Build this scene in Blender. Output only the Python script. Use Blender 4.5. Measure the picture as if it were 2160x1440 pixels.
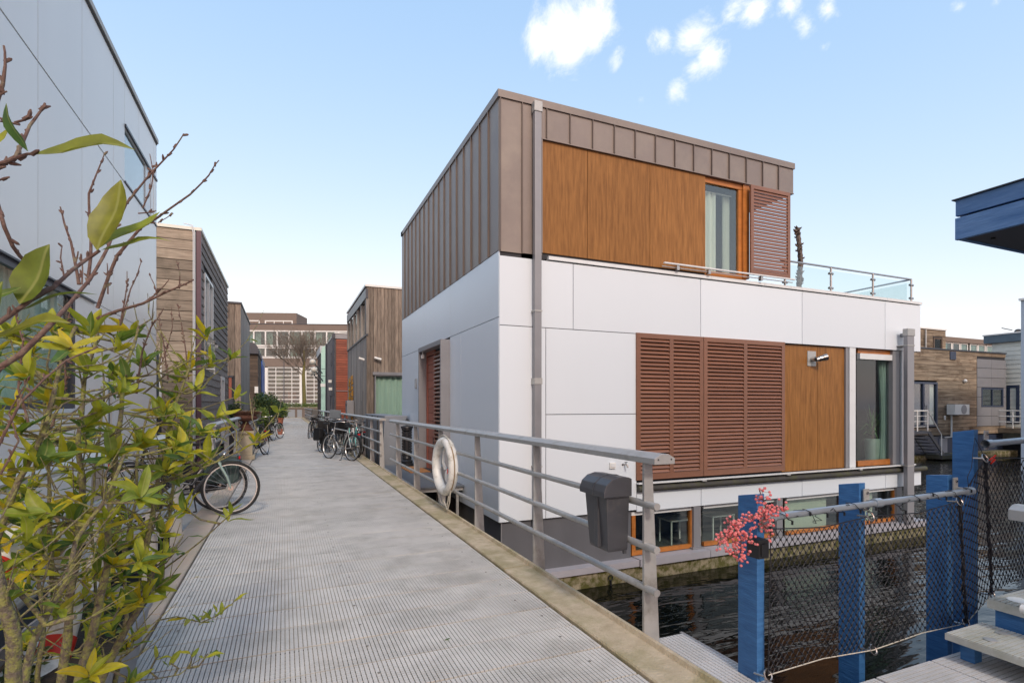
import bpy, bmesh, math, random
from mathutils import Vector, Matrix, noise as mnoise
R = math.radians
random.seed(7)
sc = bpy.context.scene
for o in list(bpy.data.objects): bpy.data.objects.remove(o)

# ------------------------------------------------------------------ camera
# world: +Y runs along the jetty, +X to the right, z = 0 is the top of the jetty grating
FPX, HOR, CS, SN = 1121.0, 855.0, 0.9192, 0.3937
cam = bpy.data.cameras.new('camera'); camo = bpy.data.objects.new('camera', cam)
sc.collection.objects.link(camo); sc.camera = camo
camo.location = (0, 0, 1.5); camo.rotation_euler = (R(90), 0, -math.atan2(SN, CS))
cam.sensor_width = 36; cam.lens = 36*FPX/2160; cam.shift_y = (HOR-720)/2160
cam.clip_start = 0.05; cam.clip_end = 4000

# ------------------------------------------------------------------ sky, sun, exposure
SUN_AZ, SUN_EL = R(187), R(38)          # azimuth clockwise from +Y: high behind the camera, to the right
world = bpy.data.worlds.new('World'); sc.world = world; world.use_nodes = True
wt = world.node_tree; wt.nodes.clear()
def wn(t, **k):
    n = wt.nodes.new(t)
    for a, b in k.items(): setattr(n, a, b)
    return n
wout = wn('ShaderNodeOutputWorld'); wbg = wn('ShaderNodeBackground'); wbg.inputs[1].default_value = 0.15
sky = wn('ShaderNodeTexSky', sky_type='NISHITA', sun_disc=False, sun_elevation=SUN_EL, sun_rotation=SUN_AZ)
sky.air_density = 1.0; sky.dust_density = 1.1; sky.ozone_density = 1.5
hsv = wn('ShaderNodeHueSaturation'); hsv.inputs['Saturation'].default_value = 0.84; hsv.inputs['Value'].default_value = 1.3
tint = wn('ShaderNodeMix', data_type='RGBA', blend_type='MULTIPLY'); tint.inputs['Factor'].default_value = 1; tint.inputs['B'].default_value = (1.055, 1.0, .935, 1)
wt.links.new(sky.outputs[0], tint.inputs['A']); wt.links.new(tint.outputs['Result'], hsv.inputs['Color'])
sepc = wn('ShaderNodeSeparateColor'); comc = wn('ShaderNodeCombineColor'); wt.links.new(hsv.outputs[0], sepc.inputs[0])
for ch, (gain, powr) in enumerate(((.88, .76), (1.29, .48), (2.16, .21))):       # per-channel tone curve of the sky
    pn_ = wn('ShaderNodeMath', operation='POWER'); pn_.inputs[1].default_value = powr; wt.links.new(sepc.outputs[ch], pn_.inputs[0])
    gn_ = wn('ShaderNodeMath', operation='MULTIPLY'); gn_.inputs[1].default_value = gain; wt.links.new(pn_.outputs[0], gn_.inputs[0]); wt.links.new(gn_.outputs[0], comc.inputs[ch])
# clouds: noise-torn puffs in fixed directions of the sky
tc = wn('ShaderNodeTexCoord')
cn = wn('ShaderNodeTexNoise'); cn.inputs['Scale'].default_value = 10; cn.inputs['Detail'].default_value = 12; cn.inputs['Roughness'].default_value = 0.67; cn.inputs['Distortion'].default_value = .35
wt.links.new(tc.outputs['Generated'], cn.inputs['Vector'])
def vray(u, v):
    a = (u-1080)/FPX; b = (HOR-v)/FPX
    return Vector((SN+a*CS, CS-a*SN, b)).normalized()
CLOUDS = [(1195,70,80,1.0),(1240,50,62,1.0),(1150,85,52,.95),(1200,112,40,.9),(1300,130,30,.55),(1460,75,62,.80),(1400,85,40,.7),(1490,115,46,.75),(1465,135,34,.65),
          (1425,190,30,.55),(1350,210,26,.5),(1545,30,34,.6),(1595,30,44,.75),(1665,15,34,.7),(1700,55,36,.7),(1745,20,34,.75),(1735,98,22,.5),(2025,14,24,.7),(2100,2,22,.5)]
acc = None
for (u, v, r, s) in CLOUDS:
    d = vray(u, v); rad = r/FPX/(1+((u-1080)/FPX)**2+((HOR-v)/FPX)**2)**.5*1.5
    dist = wn('ShaderNodeVectorMath', operation='DISTANCE'); dist.inputs[1].default_value = d
    nrm = wn('ShaderNodeVectorMath', operation='NORMALIZE'); wt.links.new(tc.outputs['Generated'], nrm.inputs[0])
    wt.links.new(nrm.outputs[0], dist.inputs[0])
    mr = wn('ShaderNodeMapRange'); mr.inputs['From Min'].default_value = 0; mr.inputs['From Max'].default_value = rad
    mr.inputs['To Min'].default_value = s; mr.inputs['To Max'].default_value = 0
    wt.links.new(dist.outputs['Value'], mr.inputs['Value'])
    if acc is None: acc = mr.outputs[0]
    else:
        mx = wn('ShaderNodeMath', operation='MAXIMUM'); wt.links.new(acc, mx.inputs[0]); wt.links.new(mr.outputs[0], mx.inputs[1]); acc = mx.outputs[0]
nm = wn('ShaderNodeMath', operation='MULTIPLY_ADD'); nm.inputs[1].default_value = 4.2; nm.inputs[2].default_value = -2.35
wt.links.new(cn.outputs['Fac'], nm.inputs[0])
ad = wn('ShaderNodeMath', operation='MULTIPLY_ADD'); ad.inputs[1].default_value = 2.2
wt.links.new(acc, ad.inputs[0]); wt.links.new(nm.outputs[0], ad.inputs[2])
sm = wn('ShaderNodeMapRange', interpolation_type='SMOOTHSTEP'); sm.inputs['From Min'].default_value = .42; sm.inputs['From Max'].default_value = 1.75
wt.links.new(ad.outputs[0], sm.inputs['Value'])
gate = wn('ShaderNodeMath', operation='GREATER_THAN'); gate.inputs[1].default_value = 0.0
gm = wn('ShaderNodeMapRange'); gm.inputs['From Max'].default_value = .12; wt.links.new(acc, gm.inputs['Value'])
gm2 = wn('ShaderNodeMath', operation='MULTIPLY'); wt.links.new(sm.outputs[0], gm2.inputs[0]); wt.links.new(gm.outputs[0], gm2.inputs[1])
cmix = wn('ShaderNodeMix', data_type='RGBA'); cmix.inputs['B'].default_value = (3.5, 3.5, 3.53, 1)
wt.links.new(gm2.outputs[0], cmix.inputs['Factor']); wt.links.new(comc.outputs[0], cmix.inputs['A'])
wt.links.new(cmix.outputs['Result'], wbg.inputs[0]); wt.links.new(wbg.outputs[0], wout.inputs[0])

sun = bpy.data.lights.new('sun', 'SUN'); suno = bpy.data.objects.new('sun', sun); sc.collection.objects.link(suno)
sun.energy = 0.8; sun.angle = R(8); sun.color = (1, .93, .82)
sd = Vector((math.sin(SUN_AZ)*math.cos(SUN_EL), math.cos(SUN_AZ)*math.cos(SUN_EL), math.sin(SUN_EL)))
suno.rotation_euler = sd.to_track_quat('Z', 'Y').to_euler()
sc.view_settings.view_transform = 'Standard'; sc.view_settings.look = 'None'; sc.view_settings.gamma = 1
sc.view_settings.use_curve_mapping = False; sc.view_settings.exposure = 1.25
sc.render.engine = 'CYCLES'
sc.cycles.transparent_max_bounces = 16; sc.cycles.max_bounces = 8

# ------------------------------------------------------------------ helpers
col = sc.collection
def P(u, v, x=None, y=None, z=None, d=None):
    """the point of the place on the sight line through photo pixel (u, v) that lies on a given plane"""
    a = (u-1080)/FPX; b = (HOR-v)/FPX
    dx, dy = SN+a*CS, CS-a*SN
    if x is not None: d = x/dx
    elif y is not None: d = y/dy
    elif z is not None: d = (z-1.5)/b
    return Vector((dx*d, dy*d, 1.5+b*d))
LOCAL = set()
def W(o):
    p = Vector((0, 0, 0))
    while o is not None:
        if o.name in LOCAL: break
        p = p+o.location; o = o.parent
    return p
def tag(o, label=None, cat=None, group=None, kind=None):
    if label: o['label'] = label
    if cat: o['category'] = cat
    if group: o['group'] = group
    if kind: o['kind'] = kind
    return o
def empty(name, loc, label=None, cat=None, group=None, kind=None, local=False, rz=0):
    o = bpy.data.objects.new(name, None); col.objects.link(o); o.location = loc; o.empty_display_size = .1
    o.rotation_euler = (0, 0, rz)
    if local: LOCAL.add(o.name)
    return tag(o, label, cat, group, kind)
CUBE = {}
def cube_mesh(m):
    if m.name not in CUBE:
        me = bpy.data.meshes.new('block')
        v = [(x, y, z) for x in (-.5, .5) for y in (-.5, .5) for z in (-.5, .5)]
        me.from_pydata(v, [], [(0,1,3,2),(4,6,7,5),(0,4,5,1),(2,3,7,6),(0,2,6,4),(1,5,7,3)])
        me.materials.append(m); CUBE[m.name] = me
    return CUBE[m.name]
def box(name, par, m, x0, x1, y0, y1, z0, z1, rot=None):
    o = bpy.data.objects.new(name, cube_mesh(m)); col.objects.link(o); o.parent = par
    o.location = Vector(((x0+x1)/2, (y0+y1)/2, (z0+z1)/2))-(W(par) if par else Vector((0,0,0)))
    o.scale = (abs(x1-x0), abs(y1-y0), abs(z1-z0))
    if rot: o.rotation_euler = rot
    return o
def inst(name, par, me, loc, rot=(0,0,0), scale=(1,1,1)):
    o = bpy.data.objects.new(name, me); col.objects.link(o); o.parent = par
    o.location = Vector(loc)-(W(par) if par else Vector((0,0,0))); o.rotation_euler = rot; o.scale = scale
    return o
class MB:
    def __init__(s): s.v = []; s.f = []; s.mi = []; s.m = 0
    def add(s, vs, fs):
        n = len(s.v); s.v += [tuple(p) for p in vs]; s.f += [tuple(i+n for i in f) for f in fs]; s.mi += [s.m]*len(fs); return s
    def box(s, x0, x1, y0, y1, z0, z1):
        v = [(x, y, z) for x in (x0, x1) for y in (y0, y1) for z in (z0, z1)]
        return s.add(v, [(0,1,3,2),(4,6,7,5),(0,4,5,1),(2,3,7,6),(0,2,6,4),(1,5,7,3)])
    def quad(s, a, b, c, d): return s.add([a, b, c, d], [(0,1,2,3)])
    def tube(s, pts, r, n=8, cap=True, closed=False):
        pts = [Vector(p) for p in pts]; k = len(pts)
        rs = r if isinstance(r, (list, tuple)) else [r]*k
        vs = []; fs = []; up = None
        for i, p in enumerate(pts):
            if closed: t = pts[(i+1) % k]-pts[(i-1) % k]
            else: t = pts[min(i+1, k-1)]-pts[max(i-1, 0)]
            if t.length < 1e-9: t = Vector((0, 0, 1))
            t.normalize()
            if up is None:
                up = Vector((0, 0, 1)) if abs(t.z) < .9 else Vector((1, 0, 0))
            a = up-t*up.dot(t)
            if a.length < 1e-6: a = t.orthogonal()
            a.normalize(); b = t.cross(a); up = a
            for j in range(n):
                q = 2*math.pi*j/n
                vs.append(p+(a*math.cos(q)+b*math.sin(q))*rs[i])
        m = k if closed else k-1
        for i in range(m):
            i2 = (i+1) % k
            for j in range(n):
                fs.append((i*n+j, i*n+(j+1) % n, i2*n+(j+1) % n, i2*n+j))
        if cap and not closed:
            fs.append(tuple(range(n-1, -1, -1))); fs.append(tuple((k-1)*n+j for j in range(n)))
        return s.add(vs, fs)
    def lathe(s, prof, c=(0,0,0), n=20):
        vs = []; fs = []
        for (r, z) in prof:
            for j in range(n):
                q = 2*math.pi*j/n; vs.append((c[0]+r*math.cos(q), c[1]+r*math.sin(q), c[2]+z))
        for i in range(len(prof)-1):
            for j in range(n):
                fs.append((i*n+j, i*n+(j+1) % n, (i+1)*n+(j+1) % n, (i+1)*n+j))
        fs.append(tuple(range(n-1, -1, -1))); fs.append(tuple((len(prof)-1)*n+j for j in range(n)))
        return s.add(vs, fs)
    def ball(s, c, r, n=8, m=5, sq=(1,1,1)):
        vs = [(c[0], c[1], c[2]-r*sq[2])]; fs = []
        for i in range(1, m):
            q = math.pi*i/m
            for j in range(n):
                w = 2*math.pi*j/n
                vs.append((c[0]+r*sq[0]*math.sin(q)*math.cos(w), c[1]+r*sq[1]*math.sin(q)*math.sin(w), c[2]-r*sq[2]*math.cos(q)))
        vs.append((c[0], c[1], c[2]+r*sq[2])); L = len(vs)-1
        for j in range(n): fs.append((0, 1+(j+1) % n, 1+j)); fs.append((L, L-n+j, L-n+(j+1) % n))
        for i in range(m-2):
            for j in range(n):
                a = 1+i*n+j; b = 1+i*n+(j+1) % n; fs.append((a, b, b+n, a+n))
        return s.add(vs, fs)
    def prism(s, poly, lo, hi, axis=1):
        """outline extruded along an axis: 1 = along y with (x, z) points, 0 = along x with (y, z) points, 2 = along z"""
        n = len(poly); vs = []
        for t in (lo, hi):
            for (a, b) in poly:
                vs.append((a, t, b) if axis == 1 else ((t, a, b) if axis == 0 else (a, b, t)))
        fs = [tuple(range(n)), tuple(range(2*n-1, n-1, -1))]
        for i in range(n): fs.append((i, i+n, (i+1) % n+n, (i+1) % n))
        return s.add(vs, fs)
    def mesh(s, name, mats, smooth=False, bevel=0, off=Vector((0,0,0))):
        me = bpy.data.meshes.new(name)
        me.from_pydata([tuple(Vector(p)-off) for p in s.v], [], s.f)
        for m in (mats if isinstance(mats, (list, tuple)) else [mats]): me.materials.append(m)
        if any(s.mi): me.polygons.foreach_set('material_index', s.mi)
        bm = bmesh.new(); bm.from_mesh(me)
        bmesh.ops.recalc_face_normals(bm, faces=bm.faces)
        if bevel: bmesh.ops.bevel(bm, geom=[e for e in bm.edges], offset=bevel, segments=2, affect='EDGES', profile=.7)
        bm.to_mesh(me); bm.free()
        if smooth:
            me.polygons.foreach_set('use_smooth', [True]*len(me.polygons))
            me.set_sharp_from_angle(angle=R(38))
        me.update(); return me
    def build(s, name, mats, par=None, smooth=False, bevel=0, loc=None):
        """world-coordinate verts; top-level objects get their origin at loc"""
        if par is not None: off = W(par)
        else: off = Vector(loc) if loc is not None else Vector((0,0,0))
        o = bpy.data.objects.new(name, s.mesh(name, mats, smooth, bevel, off)); col.objects.link(o); o.parent = par
        if par is None: o.location = off
        return o
def copy_tree(o, parent=None):
    c = o.copy(); col.objects.link(c); c.parent = parent
    for ch in list(o.children): copy_tree(ch, c)
    return c

# ------------------------------------------------------------------ materials
def nodes(name):
    m = bpy.data.materials.new(name); m.use_nodes = True; nt = m.node_tree
    b = nt.nodes['Principled BSDF']; return m, nt, b
def M(name, c, rough=.5, metal=0, var=.12, scale=3, stretch=(1,1,1), c2=None, orand=0.0, bump=0, bscale=30, bstretch=None, spec=.5,
      detail=6, grime=None, gscale=.8, glo=.45, ghi=.7, sheen=0, rvar=.1, coat=0):
    m, nt, b = nodes(name); N = nt.nodes.new; L = nt.links.new
    geo = N('ShaderNodeNewGeometry'); oi = N('ShaderNodeObjectInfo')
    off = N('ShaderNodeVectorMath'); off.operation = 'SCALE'; off.inputs[0].default_value = (37, 53, 71)
    L(oi.outputs['Random'], off.inputs['Scale'])
    addv = N('ShaderNodeVectorMath'); addv.operation = 'ADD'; L(geo.outputs['Position'], addv.inputs[0])
    if orand: L(off.outputs[0], addv.inputs[1])
    mul = N('ShaderNodeVectorMath'); mul.operation = 'MULTIPLY'; mul.inputs[1].default_value = stretch; L(addv.outputs[0], mul.inputs[0])
    n1 = N('ShaderNodeTexNoise'); n1.inputs['Scale'].default_value = scale; n1.inputs['Detail'].default_value = detail; n1.inputs['Roughness'].default_value = .62
    L(mul.outputs[0], n1.inputs['Vector'])
    cr = N('ShaderNodeMapRange'); cr.inputs['From Min'].default_value = .3; cr.inputs['From Max'].default_value = .7; L(n1.outputs['Fac'], cr.inputs['Value'])
    mix = N('ShaderNodeMix'); mix.data_type = 'RGBA'; L(cr.outputs[0], mix.inputs['Factor'])
    ca = Vector(c); cb = Vector(c2) if c2 else ca*(1+var)
    if not c2: ca = ca*(1-var)
    mix.inputs['A'].default_value = (*ca, 1); mix.inputs['B'].default_value = (*cb, 1)
    out = mix.outputs['Result']
    if grime:
        n2 = N('ShaderNodeTexNoise'); n2.inputs['Scale'].default_value = gscale; n2.inputs['Detail'].default_value = 8; n2.inputs['Roughness'].default_value = .68
        L(addv.outputs[0], n2.inputs['Vector'])
        r2 = N('ShaderNodeMapRange'); r2.inputs['From Min'].default_value = glo; r2.inputs['From Max'].default_value = ghi; L(n2.outputs['Fac'], r2.inputs['Value'])
        mg = N('ShaderNodeMix'); mg.data_type = 'RGBA'; L(r2.outputs[0], mg.inputs['Factor']); L(out, mg.inputs['A']); mg.inputs['B'].default_value = (*grime, 1)
        out = mg.outputs['Result']
    if orand:
        r3 = N('ShaderNodeMapRange'); r3.inputs['To Min'].default_value = 1-orand; r3.inputs['To Max'].default_value = 1+orand; L(oi.outputs['Random'], r3.inputs['Value'])
        ms = N('ShaderNodeVectorMath'); ms.operation = 'SCALE'; L(out, ms.inputs[0]); L(r3.outputs[0], ms.inputs['Scale']); out = ms.outputs[0]
    L(out, b.inputs['Base Color'])
    rr = N('ShaderNodeMapRange'); rr.inputs['To Min'].default_value = max(.02, rough-rvar); rr.inputs['To Max'].default_value = min(1, rough+rvar)
    L(n1.outputs['Fac'], rr.inputs['Value']); L(rr.outputs[0], b.inputs['Roughness'])
    b.inputs['Metallic'].default_value = metal; b.inputs['Specular IOR Level'].default_value = spec
    if coat: b.inputs['Coat Weight'].default_value = coat; b.inputs['Coat Roughness'].default_value = .15
    if bump:
        n4 = N('ShaderNodeTexNoise'); n4.inputs['Scale'].default_value = bscale; n4.inputs['Detail'].default_value = 5
        mb = N('ShaderNodeVectorMath'); mb.operation = 'MULTIPLY'; mb.inputs[1].default_value = bstretch or stretch; L(addv.outputs[0], mb.inputs[0]); L(mb.outputs[0], n4.inputs['Vector'])
        bp = N('ShaderNodeBump'); bp.inputs['Strength'].default_value = bump; bp.inputs['Distance'].default_value = .01
        L(n4.outputs['Fac'], bp.inputs['Height']); L(bp.outputs[0], b.inputs['Normal'])
    return m
def GL(name, tint=(.75, .85, .82), refl=1.0, dens=.0):
    m, nt, b = nodes(name); nt.nodes.remove(b); N = nt.nodes.new; L = nt.links.new
    tr = N('ShaderNodeBsdfTransparent'); tr.inputs[0].default_value = (*tint, 1)
    gl = N('ShaderNodeBsdfGlossy'); gl.inputs['Roughness'].default_value = .015; gl.inputs[0].default_value = (.95, .97, 1, 1)
    geo = N('ShaderNodeNewGeometry'); nz = N('ShaderNodeTexNoise'); nz.inputs['Scale'].default_value = .8; L(geo.outputs['Position'], nz.inputs['Vector'])
    bp = N('ShaderNodeBump'); bp.inputs['Strength'].default_value = .04; bp.inputs['Distance'].default_value = .05; L(nz.outputs['Fac'], bp.inputs['Height']); L(bp.outputs[0], gl.inputs['Normal'])
    dt = N('ShaderNodeVectorMath'); dt.operation = 'DOT_PRODUCT'; L(geo.outputs['Normal'], dt.inputs[0]); L(geo.outputs['Incoming'], dt.inputs[1])
    ab = N('ShaderNodeMath'); ab.operation = 'ABSOLUTE'; L(dt.outputs['Value'], ab.inputs[0])
    om = N('ShaderNodeMath'); om.operation = 'SUBTRACT'; om.inputs[0].default_value = 1; L(ab.outputs[0], om.inputs[1])
    pw_ = N('ShaderNodeMath'); pw_.operation = 'POWER'; pw_.inputs[1].default_value = 4.5; L(om.outputs[0], pw_.inputs[0])
    fr = N('ShaderNodeMath'); fr.operation = 'MULTIPLY_ADD'; fr.inputs[1].default_value = .55; fr.inputs[2].default_value = .05; L(pw_.outputs[0], fr.inputs[0])
    mm = N('ShaderNodeMath'); mm.operation = 'MULTIPLY_ADD'; mm.inputs[1].default_value = 1.6*refl; mm.inputs[2].default_value = dens; mm.use_clamp = True; L(fr.outputs[0], mm.inputs[0])
    mx = N('ShaderNodeMixShader'); L(mm.outputs[0], mx.inputs[0]); L(tr.outputs[0], mx.inputs[1]); L(gl.outputs[0], mx.inputs[2])
    L(mx.outputs[0], nt.nodes['Material Output'].inputs[0]); return m
m_white = M('white_panel', (.665, .72, .775), .3, 0, .015, .5, orand=.03, stretch=(1,1,.25), rvar=0)
m_white2 = M('pale_panel', (.80, .765, .72), .28, 0, .02, 1.2, orand=.02, stretch=(1,1,.12), rvar=0)
m_coping = M('white_coping', (.66, .68, .69), .3, 0, .05, 4)
m_gap = M('joint_shadow_gap', (.03, .03, .035), .8)
m_greybase = M('grey_base_cladding', (.115, .118, .13), .45, 0, .08, 2, orand=.03, stretch=(1,1,.4))
m_zinc = M('brown_zinc', (.23, .19, .17), .45, .3, .10, 1.2, orand=.05, grime=(.295, .25, .21), gscale=1.2, glo=.45, ghi=.8, stretch=(1,1,.35), rvar=.08)
m_zseam = M('shade_toned_zinc_seam', (.13, .10, .085), .45, .3, .1, 3)  # sheet zinc darkened in colour, standing in for the shading of the seams
m_lam = M('golden_wood_laminate', (.175, .072, .016), .45, 0, .1, 4.5, stretch=(5,5,.45), c2=(.33, .15, .042), spec=.25, orand=.05, detail=9, bump=.05, bscale=40, rvar=.06)
m_ofr = M('orange_wood_frame', (.42, .15, .03), .42, 0, .15, 6, stretch=(1,1,4), orand=.08, grime=(.30, .10, .02), gscale=4)
m_brown = M('brown_louvre_paint', (.215, .10, .062), .38, 0, .08, 3, orand=.08, rvar=.05)
m_grey = M('grey_aluminium', (.25, .25, .265), .42, .25, .06, 3, orand=.03)
m_steel = M('galvanised_steel', (.42, .42, .41), .45, .35, .14, 5, orand=.05, grime=(.22, .21, .18), gscale=5, glo=.5, ghi=.75, bump=.06, bscale=60)
m_steelb = M('bluish_galvanised_tube', (.38, .42, .46), .38, .6, .1, 6, orand=.05)
m_chrome = M('stainless_steel', (.42, .40, .385), .25, .95, .08, 4)
m_grate = M('light_grating', (.54, .515, .475), .62, 0, .14, 2.2, grime=(.36, .34, .30), gscale=2.4, glo=.48, ghi=.75, orand=.03, detail=9)
m_kerb = M('sandy_concrete_kerb', (.40, .32, .21), .9, 0, .15, 9, c2=(.57, .47, .33), grime=(.31, .265, .14), gscale=2.2, glo=.44, ghi=.62, bump=.9, bscale=70, detail=10, orand=.03)
m_kerbl = M('pinkish_concrete_kerb', (.44, .34, .26), .9, 0, .12, 4, c2=(.52, .43, .35), grime=(.34, .30, .2), gscale=2, bump=.5, bscale=90)
m_conc = M('mossy_concrete_hull', (.29, .25, .17), .95, 0, .2, 4, grime=(.085, .082, .018), gscale=6, glo=.40, ghi=.56, bump=.8, bscale=14, detail=10)
m_sill = M('lilac_grey_sill', (.36, .35, .38), .5, 0, .06, 3, orand=.03)
m_dark = M('dark_interior', (.05, .05, .05), .8)
m_room = M('room_wall', (.09, .085, .08), .9)
m_black = M('black_plastic', (.012, .012, .013), .4, 0, .3, 8)
m_rubber = M('rubber', (.018, .018, .018), .75, 0, .3, 8)
m_fender = M('mossy_dark_fender', (.05, .047, .045), .8, 0, .3, 3, grime=(.075, .08, .03), gscale=4, bump=.3, bscale=40)
m_blue = M('blue_stained_timber', (.025, .105, .27), .5, 0, .2, 7, stretch=(1.2,1.2,6), c2=(.05, .17, .39), orand=.08, bump=.35, bscale=16, bstretch=(1,1,9), grime=(.045,.14,.33), gscale=9, glo=.6, ghi=.8)
m_blueh = M('blue_stained_board', (.05, .13, .30), .5, 0, .2, 3, stretch=(4,1,5), c2=(.13, .24, .44), orand=.1, bump=.3, bscale=12)
m_soffit = M('dark_soffit', (.06, .06, .075), .6, 0, .2, 3, stretch=(1,4,1))
m_bin = M('dark_grey_bin_plastic', (.052, .054, .062), .38, 0, .12, 5, grime=(.09, .085, .08), gscale=6, glo=.55, ghi=.8)
m_buoy = M('worn_white_buoy', (.72, .71, .67), .42, 0, .1, 5, grime=(.36, .33, .26), gscale=7, glo=.52, ghi=.72)
m_red = M('red_band', (.55, .03, .015), .4)
m_rope = M('worn_rope', (.30, .21, .12), .9, 0, .2, 60)
m_wrope = M('pale_rope', (.5, .47, .4), .9, 0, .2, 60)
m_doorred = M('red_brown_door', (.27, .085, .055), .42, 0, .1, 3, orand=.06)
m_mat = M('coir_doormat', (.34, .15, .05), .95, 0, .3, 40, bump=.6, bscale=120)
m_iron = M('black_cast_iron', (.02, .02, .023), .4, .2, .2, 8)
m_rust = M('rusty_iron', (.07, .028, .018), .85, .1, .3, 9, c2=(.13, .05, .03), bump=.4, bscale=50)
m_stone = M('cream_stone', (.42, .36, .26), .85, 0, .15, 6, grime=(.24, .2, .14), gscale=6, bump=.3)
m_straw = M('dry_grass', (.18, .11, .06), .95, 0, .35, 20)
WH = dict(orand=.28, detail=10, bump=.35, rvar=.05)
m_woodh = M('weathered_planks', (.20, .155, .115), .85, 0, .2, 2.2, stretch=(.8, .8, 12), c2=(.42, .34, .26), bscale=8, grime=(.16,.13,.09), gscale=1.6, glo=.5, ghi=.75, **WH)
m_woodd = M('dark_weathered_boards', (.13, .105, .09), .85, 0, .2, 2.5, stretch=(.8, .8, 12), c2=(.30, .25, .215), bscale=8, **WH)
m_woodv = M('vertical_brown_boards', (.10, .075, .058), .85, 0, .2, 2.5, stretch=(9, 9, .7), c2=(.29, .23, .18), bscale=8, **WH)
m_woodg = M('grey_vertical_boards', (.19, .165, .145), .85, 0, .2, 2.5, stretch=(9, 9, .7), c2=(.37, .325, .285), bscale=8, **WH)
m_woodk = M('dark_brown_boards', (.055, .038, .028), .85, 0, .2, 2.5, stretch=(.9, .9, 9), c2=(.13, .095, .07), bscale=8, **WH)
m_redwood = M('red_hardwood_slats', (.17, .035, .018), .5, 0, .2, 2.5, stretch=(.8, .8, 10), c2=(.34, .095, .05), orand=.22)
m_woodb = M('far_brown_planks', (.12, .082, .05), .85, 0, .2, .9, stretch=(.8, .8, 10), c2=(.38, .30, .215), bscale=5, orand=.3, detail=10, grime=(.10,.06,.035), gscale=.7, glo=.52, ghi=.7)
m_purple = M('plum_corner_trim', (.095, .045, .06), .5)
m_brick = M('brown_brickwork', (.15, .115, .095), .9, 0, .3, 9, stretch=(.8,.8,4), c2=(.23, .18, .15), detail=9)
m_dbrick = M('dark_grey_brick', (.17, .14, .13), .9, 0, .2, 14, stretch=(1,1,3))
m_mint = M('mint_cladding', (.38, .58, .50), .35, 0, .06, 2)
m_cobalt = M('cobalt_cladding', (.015, .10, .42), .4, 0, .1, 2)
m_cobaltg = M('pale_blue_grey_cladding', (.22, .32, .45), .4, 0, .1, 2)
m_anth = M('anthracite_frame', (.045, .05, .065), .4, 0, .1, 3)
m_navy = M('navy_frame', (.035, .05, .09), .4, 0, .1, 3)
m_wfr = M('white_frame', (.72, .71, .68), .4, 0, .05, 3)
m_cream = M('cream_siding', (.72, .71, .62), .6, 0, .06, 3, orand=.05)
m_curtg = M('green_tinted_curtain', (.46, .55, .50), .9, 0, .1, 3, stretch=(6,6,.3))
m_curtw = M('white_curtain', (.66, .65, .60), .9, 0, .1, 3, stretch=(4,4,.3))
m_blind = M('pale_blind', (.50, .51, .42), .8, 0, .06, 1)
g_clear = GL('window_glass', (.88, .94, .92)); g_dark = GL('dark_window_glass', (.84, .90, .88), .55); g_green = GL('green_glass', (.90, .95, .92), .8)
g_bal = GL('balustrade_glass', (.90, .95, .945), .7, .03)
m_terra = M('terracotta', (.36, .12, .07), .8)
m_tub = M('grey_planter_fabric', (.22, .215, .22), .6, 0, .2, 5, grime=(.32,.31,.3), gscale=5, glo=.5, ghi=.8, bump=.3, bscale=6)
m_soil = M('potting_soil', (.035, .024, .015), .95, 0, .4, 30, bump=.8, bscale=60)
m_lbark = M('lichen_bark', (.075, .055, .045), .95, 0, .3, 60, c2=(.20, .17, .12), grime=(.24, .235, .07), gscale=55, glo=.44, ghi=.58, bump=.8, bscale=120, detail=9)
m_tbark = M('reddish_twig_bark', (.085, .042, .034), .85, 0, .25, 60, c2=(.19, .12, .095), bump=.5, bscale=100, grime=(.2,.19,.12), gscale=30, glo=.55, ghi=.7)
m_net = M('black_net_cord', (.010, .010, .014), .6)
m_berry = M('pink_red_berries', (.50, .045, .055), .3, 0, .3, 60, c2=(.78, .26, .25), grime=(.75, .5, .48), gscale=130, glo=.55, ghi=.7)
m_bag = M('dark_green_bag', (.022, .045, .042), .5, 0, .25, 8)
m_yellow = M('yellow_reflector', (.8, .38, .02), .3)
m_redref = M('red_reflector', (.5, .01, .015), .25)
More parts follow.
